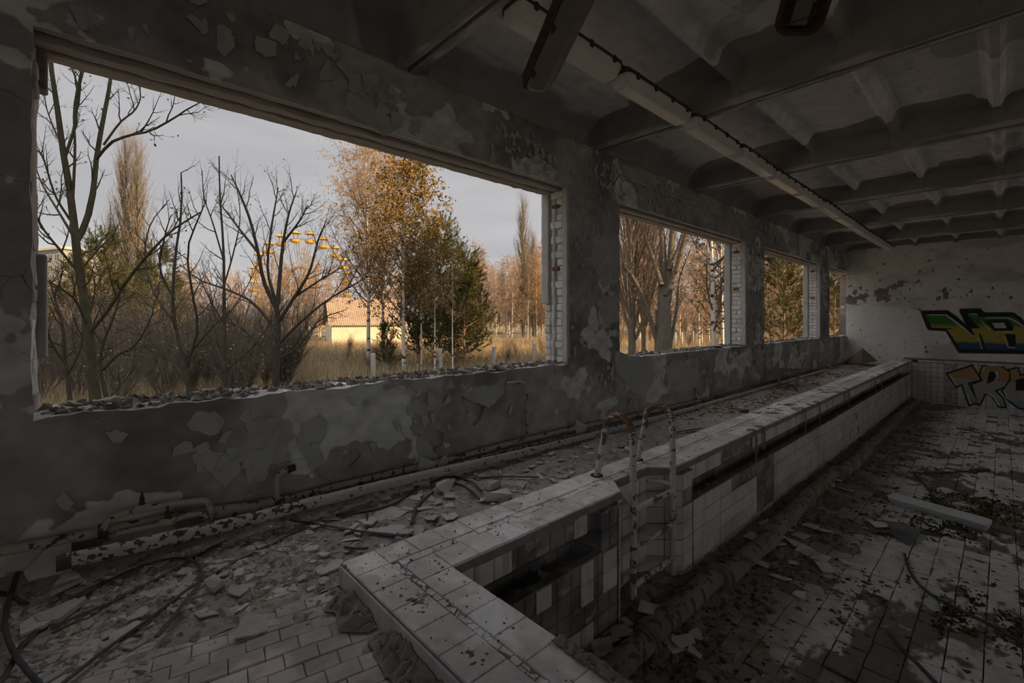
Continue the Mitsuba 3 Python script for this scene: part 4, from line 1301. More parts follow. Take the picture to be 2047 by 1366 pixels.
# ------------------------------------------------------------------ rubber strips, bars and hoses on the deck
def strip(name, px, wid, th, m, label, cat, lift=0.028, n=60, sides=8):
    pts = []
    for u, v_ in px:
        p = on_z(u, v_, lift)
        pts.append([p[0], p[1], lift])
    p = spline(pts, n)
    p[:, 2] = np.maximum(p[:, 2], [deck_h(x, y) + th * 0.55 + 0.004 for x, y in p[:, :2]])
    k = np.hanning(7) / np.hanning(7).sum()
    p[3:-3, 2] = np.convolve(p[:, 2], k, 'valid')
    # flat section: squash a tube
    t, a, b = frames(p)
    g = np.arange(sides) * 2 * np.pi / sides + np.pi / sides
    V = p[:, None] + wid * np.cos(g)[None, :, None] * a[:, None] + th * np.sin(g)[None, :, None] * b[:, None]
    _, F = tubes(p, np.full(n, 1.0), sides, True)
    return put(name, ply((V.reshape(-1, 3), F), m, smooth=40), None, label, cat)


strip('rubber_strip', [(48, 1125), (25, 1180), (12, 1228), (12, 1262), (26, 1302), (52, 1338), (85, 1375)], 0.012, 0.006, 'rubber', 'black rubber strip in a wide curve at the left edge of the deck', 'rubber strip', 0.05)
strip('rubber_strip', [(155, 1194), (220, 1160), (290, 1129), (350, 1117), (384, 1121), (401, 1138), (395, 1170), (372, 1200), (345, 1236), (312, 1274)], 0.011, 0.006, 'rubber', 'black rubber strip bent into a hairpin with its end on the bare tiles', 'rubber strip', 0.05)
strip('metal_bar', [(104, 1256), (160, 1230), (230, 1200), (380, 1124), (452, 1086)], 0.013, 0.005, 'rubber', 'straight dark bar passing under the hairpin strip', 'bar')
strip('metal_bar', [(115, 1375), (210, 1300), (300, 1236), (387, 1172), (500, 1110), (605, 1060)], 0.010, 0.007, 'rubber', 'longest straight black bar across the rubble', 'bar')
strip('rubber_strip', [(-8, 1375), (20, 1335), (40, 1295), (60, 1275), (90, 1245), (132, 1208)], 0.011, 0.005, 'rubber', 'dark strip crossing the wide loop in the lower left corner', 'rubber strip')
strip('metal_bar', [(580, 1040), (650, 1051), (720, 1062), (806, 1071)], 0.012, 0.006, 'rubber', 'black ribbed bar reaching the coping edge', 'bar', 0.04)
strip('hose', [(672, 1031), (740, 1021), (790, 1006), (825, 985), (836, 974)], 0.010, 0.008, 'rubber', 'black hose curving up to the broken brick', 'hose', 0.04)
strip('hose', [(822, 1048), (830, 1022), (842, 1003), (866, 984)], 0.011, 0.008, 'rubber', 'short curved black hose pointing at the coping', 'hose', 0.04)
strip('hose', [(855, 967), (890, 954), (920, 956), (945, 966), (962, 982)], 0.010, 0.008, 'rubber', 'black hose arching over to the long concrete lump', 'hose', 0.05)
strip('hose', [(897, 963), (925, 971), (945, 984), (958, 998)], 0.010, 0.008, 'rubber', 'black hose lying below the arched hose', 'hose', 0.04)
strip('metal_bar', [(940, 957), (1000, 953), (1078, 954)], 0.009, 0.006, 'rubber', 'thin black rod lying towards the coping behind the concrete lumps', 'bar', 0.04)
strip('rubber_strip', [(733, 1026), (734, 1042), (733, 1056)], 0.010, 0.008, 'rubber', 'short stub of black strip among pale plaster sheets', 'rubber strip', 0.04, 20)
strip('metal_bar', [(688, 1094), (720, 1097), (736, 1096)], 0.010, 0.008, 'rubber', 'short black bar end at the coping corner', 'bar', 0.03, 16)
strip('metal_bar', [(0, 1188), (30, 1198), (55, 1207)], 0.010, 0.006, 'rubber', 'short dark bar at the left edge inside the wide loop', 'bar', 0.04, 16)
strip('tree_branch', [(1352, 864), (1375, 860), (1400, 857)], 0.012, 0.010, 'wood_old', 'thin brown stick on the deck beside the second ladder rail', 'stick', 0.03, 16)

# rag along the near coping and rag on its edge
def rag(xs, ys, zf, seed, name, label, sc=0.3):
    X, Y = np.meshgrid(xs, ys, indexing='ij')
    p = np.stack([X, Y, X * 0], -1)
    Z = zf(X, Y) + sc * (0.05 * (meshkit.fbm(p * [14, 6, 1], 4, seed) - 0.5) + 0.03 * np.abs(meshkit.noise(p * [26, 9, 1], seed) - 0.5))
    edge = meshkit.fbm(np.stack([X * 5, Y * 5, X * 0 + 9], -1), 3, seed)
    n, m = X.shape
    X = X + sc * 0.08 * (meshkit.fbm(p * 7 + 3, 3, seed) - 0.5)
    Y = Y + sc * 0.08 * (meshkit.fbm(p * 5 + 8, 3, seed) - 0.5)
    i, j = np.meshgrid(np.arange(n - 1), np.arange(m - 1), indexing='ij')
    q = np.stack([i * m + j, (i + 1) * m + j, (i + 1) * m + j + 1, i * m + j + 1], -1).reshape(-1, 4)
    V = np.stack([X, Y, Z], -1).reshape(-1, 3)
    f = np.vstack([q[:, [0, 1, 2]], q[:, [0, 2, 3]]])
    return put(name, ply((np.vstack([V, V - [0, 0, 0.004]]), np.vstack([f, f[:, ::-1] + len(V)])), 'cloth', smooth=True), None, label, 'cloth')


def drape(lo_y, hi_y, x0, seed, label):
    ys = np.linspace(lo_y, hi_y, int((hi_y - lo_y) / 0.012))
    xs = np.linspace(0, 1, 22)
    S, Y = np.meshgrid(xs, ys, indexing='ij')
    p = np.stack([S, Y, S * 0], -1)
    win = np.clip(np.minimum(Y - lo_y, hi_y - Y) / 0.10, 0, 1)
    left = x0 + 0.06 * (1 - win) + 0.16 * (meshkit.fbm(np.stack([Y * 3.2, Y * 0, Y * 0], -1), 3, seed) - 0.5) + 0.05 * (meshkit.fbm(np.stack([Y * 14, Y * 0, Y * 0], -1), 2, seed) - 0.5)
    top = 0.035 + 0.10 * np.clip(meshkit.fbm(np.stack([Y * 4.5, Y * 0 + 5, Y * 0], -1), 3, seed + 1) - 0.25, 0, 1)
    X = left + (XO - 0.022 - left) * S
    fold = np.abs(meshkit.fbm(np.stack([S * 1.6 + Y * 4, Y * 24, S * 0], -1), 2, seed + 3) - 0.5)
    fine = meshkit.fbm(np.stack([X * 34, Y * 34, X * 0], -1), 3, seed + 4) - 0.5
    Z = 0.006 + win * top * np.clip((S - 0.35) / 0.65, 0, 1) ** 1.6 + 0.24 * fold * np.clip(S * 2.2, 0.1, 1) * np.clip(1.25 - S, 0.4, 1) + 0.03 * fine
    Z = np.maximum(Z * (0.3 + 0.7 * win), 0.008 + 0.01 * fold)
    n, m = X.shape
    i, j = np.meshgrid(np.arange(n - 1), np.arange(m - 1), indexing='ij')
    q = np.stack([i * m + j, (i + 1) * m + j, (i + 1) * m + j + 1, i * m + j + 1], -1).reshape(-1, 4)
    V = np.stack([X, Y, Z], -1).reshape(-1, 3)
    f = np.vstack([q[:, [0, 1, 2]], q[:, [0, 2, 3]]])
    return put('rag', ply((np.vstack([V, V - [0, 0, 0.004]]), np.vstack([f, f[:, ::-1] + len(V)])), 'cloth', smooth=True), None, label, 'cloth')


drape(2.10, 2.50, 0.95, 3, 'crumpled brown rag at the outer corner of the near coping')
drape(1.30, 2.04, 0.92, 9, 'long crumpled brown rag along the foot of the near coping, nearer one')
c0 = on_z(1080, 1312, CT)
c1 = on_z(1130, 1366, CT)
rag(np.linspace(XI - 0.05, XI + 0.012, 22), np.linspace(c1[1] - 0.25, c0[1] + 0.02, 110), lambda X, Y: CT + 0.016 + 0.035 * (meshkit.fbm(np.stack([X * 45, Y * 45, X * 0], -1), 3, 7) - 0.5), 5, 'rag', 'dry crumpled rag on the edge of the near coping above the pool')

# chair frame, board, sticks at the far end of the deck
ch = thing('broken_chair', 'broken wooden chair frame lying on the far deck', 'chair')
def bar(name, a, b, w=0.022, parent=ch, m='wood_old', h=None):
    a, b = np.array(a, float), np.array(b, float)
    L = np.linalg.norm(b - a)
    h = h or w
    return put(name, ply(cbox([-L / 2, -w, -h], [L / 2, w, h], 0.005), m), parent, to_world=along(a, b))


q = lambda u, v_, y: on_y(u, v_, y)
A, Bq, Cq, D = q(1556, 762, 3.42), q(1559, 740, 3.42), q(1600, 741, 3.2), q(1604, 730, 3.2)
D = Cq + np.array([0.10, -0.05, 0.26])
A[2] = 0.04
bar('leg', A, Bq + [0, 0, 0.03], 0.028)
bar('seat_rail', Bq, Cq, 0.02, ch, 'wood_old', 0.045)
bar('seat_rail', Bq - [0, 0, 0.12], Cq - [0, 0, 0.10], 0.018)
bar('backrest_post', Cq - [0.05, -0.03, 0.12], D, 0.03)
L3 = q(1588, 768, 3.15)
L3[2] = 0.04
bar('leg', Cq - [0, 0, 0.05], L3, 0.026)
bar('seat_rail', Bq + [0.25, -0.05, 0.0], Cq + [0.22, 0.0, 0.02], 0.018)
bar('seat_slat', Bq + [0.02, 0, 0.03], Bq + [0.27, -0.05, 0.03], 0.03, ch, 'wood_old', 0.01)
bar('seat_slat', Cq + [-0.02, 0.03, 0.03], Cq + [0.22, 0.0, 0.05], 0.03, ch, 'wood_old', 0.01)
# brown board leaning in the far corner
c = [on_y(1690, 722, 3.6), on_y(1724, 697, 3.3), on_y(1751, 722, 2.85)]
bb = np.array([[18.3, 3.70, 0.02], [19.3, 3.25, 0.60], [19.2, 2.72, 0.03], [18.6, 3.0, -0.03]])
bb = np.array([on_x(1688, 724, 19.0), on_x(1724, 696, 19.35), on_x(1740, 709, 19.3), on_x(1754, 722, 18.9), on_x(1722, 727, 18.5)])
nrm = np.cross(bb[2] - bb[0], bb[1] - bb[0])
nrm /= np.linalg.norm(nrm)
put('fallen_board', ply(hull(np.vstack([bb, bb - nrm * 0.02])), 'board_brown'), None, 'brown wooden panel leaning in the far corner of the deck', 'board')
put('stick', ply(tubes(spline([on_y(1632, 722, 3.72), on_y(1650, 728, 3.5), on_y(1664, 735, 3.3)], 10), np.full(10, 0.02), 8, True), 'wood_old'), None, 'long stick leaning to the wall on the far deck', 'stick')
tl = on_x(1826, 726, XF - 0.3)
put('ledge_fragment', ply(xf(chunk_mesh(3), np.array([[0.3, 0, 0, tl[0]], [0, 0.35, 0, tl[1]], [0, 0, 0.35, CT + 0.05], [0, 0, 0, 1]])), 'board_brown'), None, 'brown broken fragment where coping and ledge meet', 'fragment')

# ------------------------------------------------------------------ things in the pool
dp = thing('pool_pipe', 'thick dirt covered pipe along the foot of the pool wall', 'pipe')
def pz_(x):
    return float(floor_z(x)) + 0.125
cuts = [1.9, 3.05, 4.35, 5.6, 7.1, 8.8, 11.0, 14.0, 19.0]
for k in range(8):
    x0, x1 = cuts[k] + 0.01, cuts[k + 1] - 0.01
    xs_ = np.linspace(x0, x1, 30)
    yy = 1.80 + 0.05 * np.sin(k * 2.1)
    P = np.c_[xs_, np.full(30, yy) + 0.012 * np.sin(xs_ * 3), [pz_(x) for x in xs_]]
    V, F = tubes(P, np.full(30, 0.088 + 0.008 * (k % 2)), 18, True)
    V, F = rough((V, F), 0.012, 7, k)
    put('segment', ply((V, F), 'pool_dirt', smooth=50), dp)
    if k < 7:
        P = np.array([[x1 - 0.05, 1.80, pz_(x1)], [x1 + 0.05, 1.80, pz_(x1)]])
        V, F = tubes(np.linspace(P[0], P[1], 8), 0.100 + 0.012 * np.sin(np.arange(8) * 2.5), 16, True)
        put('wrapping', ply(rough((V, F), 0.02, 14, k), 'cloth', smooth=50), dp)


def pool_pt(u, v_):
    z = -1.0
    for _ in range(4):
        p = on_z(u, v_, z)
        z = float(floor_z(p[0]))
    return p


cv = thing('lamp_cover_fallen', 'white lamp cover lying on the pool floor', 'lamp cover')
p = pool_pt(1872, 1032)
a, b = pool_pt(1822, 1018), pool_pt(1918, 1046)
dirn = (b - a) / np.linalg.norm(b - a)
put('shell', {**cover_p, 'bsdf': {'type': 'ref', 'id': 'mat_white_plastic'}}, cv, to_world=along(p - dirn * 0.5 + [0, 0, 0.11], p + dirn * 0.5 + [0, 0, 0.11], 8) @ T().scale([0.78, 0.9, 0.95]))
def sheet(name, px, label, m, lift=0.02, seed=1):
    P = np.array([pool_pt(u, v_) for u, v_ in px])
    poly = sg.Polygon(P[:, :2]).buffer(0)
    me = prism(poly, 0, 0.008)
    mm = manifold(me).refine_to_length(0.06)
    v, f = of(mm)
    v = v.copy()
    v[:, 2] += floor_z(v[:, 0]) + lift + 0.09 * np.clip(meshkit.fbm(np.c_[v[:, :2] * 3, v[:, 0] * 0], 3, seed) - 0.45, 0, 1)
    return put(name, ply((v, f), m, smooth=40), None, label, 'sheet')


sheet('torn_sheet', [(1725, 1047), (1760, 1045), (1800, 1052), (1842, 1070), (1820, 1095), (1775, 1072), (1742, 1071)], 'dark torn sheet on the pool floor beside the white lamp cover', 'dark_sheet')
sheet('torn_sheet', [(1733, 1050), (1770, 1056), (1776, 1066), (1750, 1066)], 'pale scrap on the dark torn sheet', 'rubble_a', 0.05)
for px, rad, lab, cat in [([(1828, 951), (1850, 975), (1870, 1000), (1878, 1010)], 0.016, 'black rod pointing at the white lamp cover in the pool', 'rod'), ([(1838, 949), (1900, 947), (1978, 942)], 0.014, 'black rod lying across the pool beyond the lamp cover', 'rod'),
                          ([(1808, 1112), (1820, 1150), (1850, 1185), (1900, 1215), (1980, 1255), (2060, 1300)], 0.014, 'long black cable curving over the mossy pool floor', 'cable'),
                          ([(1775, 1268), (1800, 1300), (1835, 1335), (1870, 1372)], 0.014, 'black cable in the lower right of the pool floor', 'cable')]:
    P = np.array([pool_pt(u, v_) for u, v_ in px]) + [0, 0, 0.022]
    sp_ = spline(P, 40)
    put('pool_' + cat, ply(tubes(sp_, np.full(40, rad), 10, True), 'rubber', smooth=50), None, lab, cat)

# fallen tiles below the wall
r = np.random.default_rng(21)
FT = [ply(cbox([-0.075, -0.075, 0], [0.075, 0.075, 0.012], 0.003), f'wall_tile_{c}') for c in 'abc'] + [ply(shard_mesh(40 + i, 0.09), 'wall_tile_a') for i in range(4)]
spots_ft = [(1578, 1052), (1570, 1066), (1535, 1064), (1562, 1080), (1540, 1080), (1552, 1092), (1600, 1075), (1515, 1103), (1532, 1108), (1585, 1130), (1520, 1135), (1620, 1060), (1505, 1088), (1500, 1106), (1460, 1170), (1645, 1066), (1590, 1092), (1610, 1105), (1475, 1135), (1660, 980), (1670, 970), (1690, 985), (1240, 1290), (1255, 1275), (1225, 1310), (1205, 1330), (1268, 1290), (1345, 1295), (1390, 1310), (1390, 1275), (1640, 1120), (1650, 1140), (1560, 1160), (1600, 1195), (1690, 1130)]
for k, (u, v_) in enumerate(spots_ft):
    p = pool_pt(u, v_)
    s = 1.0 if k % 5 < 3 else 0.16
    z = float(max(pdirt(np.array([p[0]]), np.array([p[1]]))[0], floor_z(p[0]))) + 0.012
    pr = FT[k % 3] if k % 5 < 3 else FT[3 + k % 4]
    put('fallen_tile', pr, None, 'wall tile fallen into the dirt along the foot of the pool wall', 'tile', 'fallen tiles along the pool wall', to_world=T().translate([p[0], p[1], z + 0.01]).rotate([0, 0, 1], r.uniform(0, 360)).rotate([1, 0, 0], r.uniform(-16, 16)).rotate([0, 1, 0], r.uniform(-16, 16)).scale([s, s, s]))
for k, (u, v_, s, lab) in enumerate([(1302, 1268, 0.36, 'pale curved plaster slab lying across the thick pool pipe'), (1365, 1295, 0.34, 'pale plaster slab on the pool floor right of the pipe'), (1455, 1160, 0.2, 'plaster wedge standing beside the pool pipe')]):
    p = pool_pt(u, v_)
    zz = 0.20 if k == 0 else 0.05
    lay('plaster_slab', SH[[3, 8, 11][k]], p[0], p[1], float(floor_z(p[0])) + zz, s, lab, 'plaster slab', None, 14, None, 0.5)
# slabs in the near gutter
for k in range(9):
    x = [1.75, 1.95, 2.15, 2.4, 4.55, 4.7, 4.85, 5.1, 5.3][k]
    lay('gutter_shard', SH[k], x, 2.24, -0.335 + 0.02 * (k % 2), r.uniform(0.12, 0.22), 'broken tile lying in the overflow gutter beside the ladder recess', 'tile', 'broken tiles in the overflow gutter', 18, None, 0.8)


def pool_h(x, y):
    return np.maximum(pdirt(x, y), floor_z(x)) - 0.003


sp = []
while len(sp) < 9000:
    x, y = 1.6 + r.random() ** 1.4 * 17, r.uniform(-1.8, 2.0)
    if y < 0.8 and r.random() < 0.68:
        continue
    if meshkit.fbm(np.array([[x * 1.3, y * 2.6, 0.0]]), 3, 6)[0] < 0.45 and r.random() < 0.8:
        continue
    sp.append((x, y))
V, F, c = chips(sp, 0.008, 0.05, pool_h, 14, [(0.10, 0.075, 0.055), (0.15, 0.115, 0.085), (0.20, 0.165, 0.13), (0.085, 0.06, 0.045), (0.26, 0.22, 0.18)], 0.35)
put('pool_litter', ply((V, F), 'leaf_litter', color=c), None, 'dead leaves, chips and dirt scattered over the pool floor', 'litter', None, 'stuff')
sp = []
while len(sp) < 9000:
    x, y = r.uniform(1.8, 9.5), r.uniform(-1.6, 0.8)
    m = meshkit.fbm(np.array([[x * 0.9, y * 1.6, 4.0]]), 3, 3)[0] * 0.6 + 0.4 * meshkit.fbm(np.array([[x * 4, y * 8, 0.0]]), 3, 1)[0]
    if m > 0.53:
        sp.append((x, y))
V, F, c = chips(sp, 0.006, 0.028, lambda x, y: floor_z(x) - 0.002, 15, [(0.045, 0.043, 0.024), (0.065, 0.066, 0.030), (0.10, 0.105, 0.040), (0.035, 0.032, 0.024)], 0.8)
put('moss', ply((V, F), 'moss', color=c), None, 'dark green moss growing in clumps on the pool floor', 'moss', None, 'stuff')

# strands of weed hanging from the coping over the gutter
for k, (u, v_, L) in enumerate([(1508, 858, 0.42), (1524, 852, 0.30), (1607, 820, 0.40), (1636, 806, 0.45), (1695, 775, 0.4), (1748, 752, 0.6), (1760, 748, 0.5)]):
    p = on_y(u, v_, YI - 0.02)
    x = p[0]
    st = []
    for q_ in range(5):
        rr = np.random.default_rng(k * 9 + q_)
        st.append(spline([[x + rr.uniform(-0.05, 0.05), YI + 0.06, CT + 0.012], [x + rr.uniform(-0.03, 0.03), YI - 0.03, CT + 0.005], [x + rr.uniform(-0.04, 0.04), YI - 0.045, CT - L * 0.5], [x + rr.uniform(-0.06, 0.06), YI - 0.04, CT - L * rr.uniform(0.8, 1.1)]], 12))
    put('dry_weed', ply(tubes(np.array(st), np.full((5, 12), 0.006) * np.linspace(1, 0.5, 12), 5), 'wood_old'), None, 'dry weed strands hanging from the coping over the gutter', 'dry weed', 'dry weeds hanging over the gutter')

# ------------------------------------------------------------------ paintings on the end wall
def far_poly(px, x=XF):
    return np.array([[on_x(u, v_, x)[1], on_x(u, v_, x)[2]] for u, v_ in px])


def decal(name, parent, polys, m, lift, holes=()):
    out = []
    for px in polys:
        P = sg.Polygon(far_poly(px)).buffer(0)
        for h in holes:
            P = P.difference(sg.Polygon(far_poly(h)).buffer(0))
        v, f = prism(P, 0, 0.0016)
        out.append((np.c_[XF - 0.0135 - lift - v[:, 2] if parent == g2 else XF - lift - v[:, 2], v[:, 0], v[:, 1]], f[:, ::-1]))
    return put(name, ply(cat_mesh(out), m), parent)


C6 = lambda pts: [(1640 + x * 407 / 1986, 580 + y * 407 / 1986) for x, y in pts]      # from a zoomed crop of the photograph
pbr('spray_fill', lambda p, n, uv: mix(mix((0.045, 0.10, 0.20), (0.46, 0.38, 0.075), smoothstep(0.80, 0.90, p.z + 0.05 * noise(p.y * 14, p.z * 3, 0.0))), (0.05, 0.20, 0.045), smoothstep(1.22, 1.44, p.z)), 0.6, 0.3)
pbr('spray_fill_low', lambda p, n, uv: mix(mix((0.20, 0.30, 0.36), (0.36, 0.355, 0.345), smoothstep(-0.92, -0.80, p.z + 0.05 * noise(p.y * 2.5, 0.0, 0.0))), (0.42, 0.25, 0.12), smoothstep(-0.31, -0.28, p.z + 0.10 * fbm(p.y * 2.2, 0.0, 3.0, 2))), 0.45, 0.4)
pbr('spray_black', (0.026, 0.025, 0.026), 0.6, 0.3)
pbr('spray_halo', (0.20, 0.185, 0.19), 0.7, 0.2)
pbr('spray_white', (0.62, 0.60, 0.56), 0.6, 0.3)
pbr('spray_green', (0.09, 0.20, 0.05), 0.6, 0.3)
g2 = None
g1 = thing('upper_graffiti', 'green, yellow and blue angular graffiti sprayed on the end wall above the ledge', 'graffiti')
outl = C6([(978, 205), (1240, 200), (1330, 262), (1425, 348), (1358, 205), (1368, 186), (1560, 182), (1600, 222), (1880, 222), (1960, 275), (1990, 320), (2400, 330), (2400, 628), (1350, 612), (1225, 400), (1060, 388), (1040, 370)])
ring = sg.Polygon(outl)
def buf(px, d):
    p = sg.Polygon(px).buffer(d, join_style=2, mitre_limit=2.5)
    p = max(getattr(p, 'geoms', [p]), key=lambda g: g.area)
    return list(p.exterior.coords)[:-1]


decal('halo', g1, [buf(outl, 1.4)], 'spray_halo', 0.0003)
decal('outline', g1, [outl], 'spray_black', 0.0022)
fill = [C6([(1022, 236), (1222, 240), (1290, 290), (1400, 375), (1485, 440), (1505, 436), (1470, 378), (1560, 372), (1524, 340), (1432, 238), (1520, 228), (1548, 260), (1880, 256), (1950, 310), (1980, 345), (2400, 350), (2400, 590), (1370, 576), (1235, 385), (1295, 384), (1290, 376), (1085, 366)])]
hol = [C6([(1600, 296), (1830, 292), (1880, 350), (1880, 398), (1690, 400)]), C6([(1800, 430), (1900, 430), (1910, 540), (1850, 545), (1830, 510)]), C6([(1545, 430), (1565, 432), (1620, 575), (1592, 578)])]
decal('fill', g1, fill, 'spray_fill', 0.0042, hol)
decal('highlight', g1, [C6([(1060, 238), (1230, 238), (1380, 345), (1500, 455), (1490, 460), (1360, 356), (1222, 250), (1060, 248)]), C6([(1450, 230), (1520, 230), (1540, 242), (1530, 246), (1515, 238), (1450, 238)]), C6([(1610, 268), (1830, 268), (1900, 296), (1985, 350), (1980, 360), (1890, 306), (1825, 278), (1610, 278)]),
                        C6([(1562, 300), (1575, 305), (1662, 396), (1655, 400)]), C6([(1705, 403), (1890, 403), (1890, 412), (1705, 412)]), C6([(1530, 460), (1540, 458), (1582, 574), (1572, 576)]), C6([(1788, 458), (1798, 456), (1835, 555), (1900, 562), (1900, 570), (1826, 562)]),
                        C6([(1672, 322), (1790, 318), (1818, 372), (1704, 372)])], 'spray_white', 0.0062)
g2 = thing('lower_graffiti', 'orange, grey and blue bubble graffiti sprayed on the pool end wall tiles', 'graffiti')
Tl = C6([(1228, 815), (1480, 732), (1545, 830), (1572, 880), (1448, 912), (1500, 1010), (1548, 1100), (1448, 1130), (1400, 1000), (1378, 930), (1325, 950), (1290, 900)])
Rl = C6([(1545, 830), (1575, 745), (1650, 725), (1760, 735), (1850, 800), (1850, 880), (1800, 950), (1715, 985), (1790, 1060), (1815, 1150), (1735, 1140), (1700, 1075), (1650, 1020), (1610, 1020), (1560, 1125), (1530, 1120), (1495, 1000), (1470, 920), (1572, 880)])
El = C6([(1835, 775), (1930, 750), (1950, 830), (2040, 800), (2130, 830), (2210, 900), (2220, 1000), (2060, 1010), (2100, 1060), (2200, 1060), (2170, 1150), (2060, 1175), (1930, 1155), (1830, 1080), (1770, 985), (1850, 870)])
Dl = C6([(2240, 800), (2500, 790), (2520, 1160), (2230, 1150)])
for q_ in ((Tl, 'T'), (Rl, 'R'), (El, 'E'), (Dl, 'D')):
    pass
decal('halo', g2, [buf(x, 1.6) for x in (Tl, Rl, El)], 'spray_green', 0.0003)
decal('outline', g2, [buf(x, 0.6) for x in (Tl, Rl, El)], 'spray_black', 0.0022)
decal('fill', g2, [buf(Tl, -2.0)], 'spray_fill_low', 0.0042)
decal('fill', g2, [buf(Rl, -2.0)], 'spray_fill_low', 0.0044, [C6([(1650, 795), (1700, 795), (1730, 830), (1690, 890), (1620, 915)])])
decal('fill', g2, [buf(El, -2.0)], 'spray_fill_low', 0.0046, [C6([(1905, 880), (1960, 860), (2080, 880), (2060, 980), (1905, 980)])])
decal('highlight', g2, [C6([(1250, 822), (1290, 850), (1330, 930), (1322, 936), (1280, 870)]), C6([(1575, 790), (1600, 745), (1612, 750), (1585, 800)]), C6([(1700, 800), (1728, 800), (1735, 845), (1690, 890), (1720, 840)]), C6([(1590, 998), (1640, 1000), (1700, 1040), (1755, 1125), (1740, 1130), (1690, 1055), (1635, 1012)]), C6([(1785, 980), (1795, 975), (1830, 1060), (1818, 1062)]), C6([(1430, 1010), (1440, 1010), (1475, 1110), (1460, 1118)])], 'spray_white', 0.0066)

# letters scratched into the pillar
g3 = np.array(on_y(1158, 608, WY0))
tm = meshkit.text_mesh('KKIN', 0.11, 0.003)
v, f = mesh(tm)
put('scratched_letters', ply((np.c_[g3[0] + v[:, 0], WY0 - 0.006 - v[:, 2] + 0.002, g3[2] + v[:, 1]], f[:, ::-1]), 'plaster_dark'), None, 'faint letters KKIN scratched on the first pillar', 'writing')

# ------------------------------------------------------------------ outdoors
GZ = -0.80
def ground_h(X, Y):
    p = np.stack([X, Y, X * 0], -1)
    return GZ + 0.35 * (meshkit.fbm(p * 0.12, 3, 4) - 0.5) + 0.10 * (meshkit.fbm(p * 0.8, 2, 2) - 0.5)


far_y = np.concatenate([np.arange(WY1 - 0.05, 30, 0.8), np.arange(30, 260, 4.0)])
parts_g = [grid(np.arange(-130, 230, 1.5), far_y, ground_h), grid(np.arange(-130, 230, 6.0), np.arange(-127.3, -7.2, 6.0), ground_h),
           grid(np.linspace(-130, -3.4, 22), np.linspace(-7.3, WY1 - 0.05, 6), ground_h), grid(np.linspace(XF + 0.3, 230, 30), np.linspace(-7.3, WY1 - 0.05, 6), ground_h)]
struct('ground', ply(cat_mesh(parts_g), 'field', smooth=True), 'dry grassy field outside the windows')


def gh(x, y):
    return float(ground_h(np.array([x]), np.array([y]))[0])


def unit(a):
    return a / (np.linalg.norm(a, axis=-1, keepdims=True) + 1e-9)


def kids(P, R, k, t0, t1, ang, L, lt, up, rmax, wig, n, r, lref=None):
    """k side branches on each line: starting between t0 and t1, at the angle ang, L metres long (shorter by lt towards the tip), bent upwards by up."""
    B, m = P.shape[:2]
    t = t0 + (t1 - t0) * (np.arange(k)[None] + r.uniform(0, 1, (B, k))) / k
    s = np.clip(t * (m - 1), 0, m - 1.001)
    i = s.astype(int)
    fr = (s - i)[..., None]
    bi = np.arange(B)[:, None]
    pos = P[bi, i] * (1 - fr) + P[bi, i + 1] * fr
    tan = unit(P[bi, i + 1] - P[bi, i])
    rad = R[bi, i] * (1 - fr[..., 0]) + R[bi, i + 1] * fr[..., 0]
    rnd = r.normal(size=(B, k, 3))
    perp = unit(rnd - (rnd * tan).sum(-1, keepdims=True) * tan)
    a = np.radians(ang) * r.uniform(0.7, 1.3, (B, k))[..., None]
    d = unit(np.cos(a) * tan + np.sin(a) * perp)
    ln = L * (1 - lt * t) * r.uniform(0.55, 1.2, (B, k))
    if lref is not None:
        ln = ln * np.minimum(1.0, lref.reshape(B, 1))
    q = np.linspace(0, 1, n)[None, None, :, None]
    path = pos[:, :, None] + d[:, :, None] * ln[..., None, None] * q + np.array([0, 0, 1.0]) * (up * ln)[..., None, None] * q ** 2
    path = path + wig * ln[..., None, None] * np.cumsum(r.normal(size=(B, k, n, 3)) * np.r_[0, np.ones(n - 1)][None, None, :, None], 2) / n
    R2 = np.minimum(rad * 0.75, rmax)[..., None] * np.linspace(1, 0.22, n)
    return path.reshape(B * k, n, 3), R2.reshape(B * k, n)


def leaves_at(P, per, size, jit, r, pal, t0=0.2, drop=0.0, keep=1.0):
    B, m = P.shape[:2]
    t = r.uniform(t0, 1, (B, per))
    s = np.clip(t * (m - 1), 0, m - 1.001)
    i = s.astype(int)
    fr = (s - i)[..., None]
    bi = np.arange(B)[:, None]
    c = (P[bi, i] * (1 - fr) + P[bi, i + 1] * fr).reshape(-1, 3)
    c = c[r.random(len(c)) < keep]
    n = len(c)
    c = c + r.normal(size=(n, 3)) * jit + [0, 0, -drop]
    a, b = unit(r.normal(size=(n, 3))), unit(r.normal(size=(n, 3)))
    b = unit(b - (a * b).sum(-1, keepdims=True) * a)
    s = size * r.uniform(0.6, 1.25, (n, 1))
    V = np.stack([c - a * s, c + b * s * 0.62, c + a * s, c - b * s * 0.62], 1).reshape(-1, 3)
    F = (np.array([[0, 1, 2], [0, 2, 3]])[None] + (np.arange(n) * 4)[:, None, None]).reshape(-1, 3)
    pal = np.array(pal)
    col = pal[r.integers(len(pal), size=n)] * r.uniform(0.7, 1.25, (n, 1))
    return V, F, np.repeat(col, 4, 0)


def woodmesh(levels, sides):
    return cat_mesh([tubes(P, R, s) for (P, R), s in zip(levels, sides)])


def trunk_line(h, r0, lean, r, n=12, wig=0.02, top=0.08):
    z = np.linspace(0, 1, n)
    p = np.c_[lean * h * z ** 1.5, 0.3 * lean * h * z, h * z] + np.cumsum(r.normal(size=(n, 3)) * wig * h / n * [1, 1, 0], 0)
    p[0] = [0, 0, -0.2]
    return p[None], (r0 * (1 - (1 - top) * z ** 0.8))[None]


TREES = {}
def proto(name, parts):
    """parts: {part name: ply}"""
    TREES[name] = parts


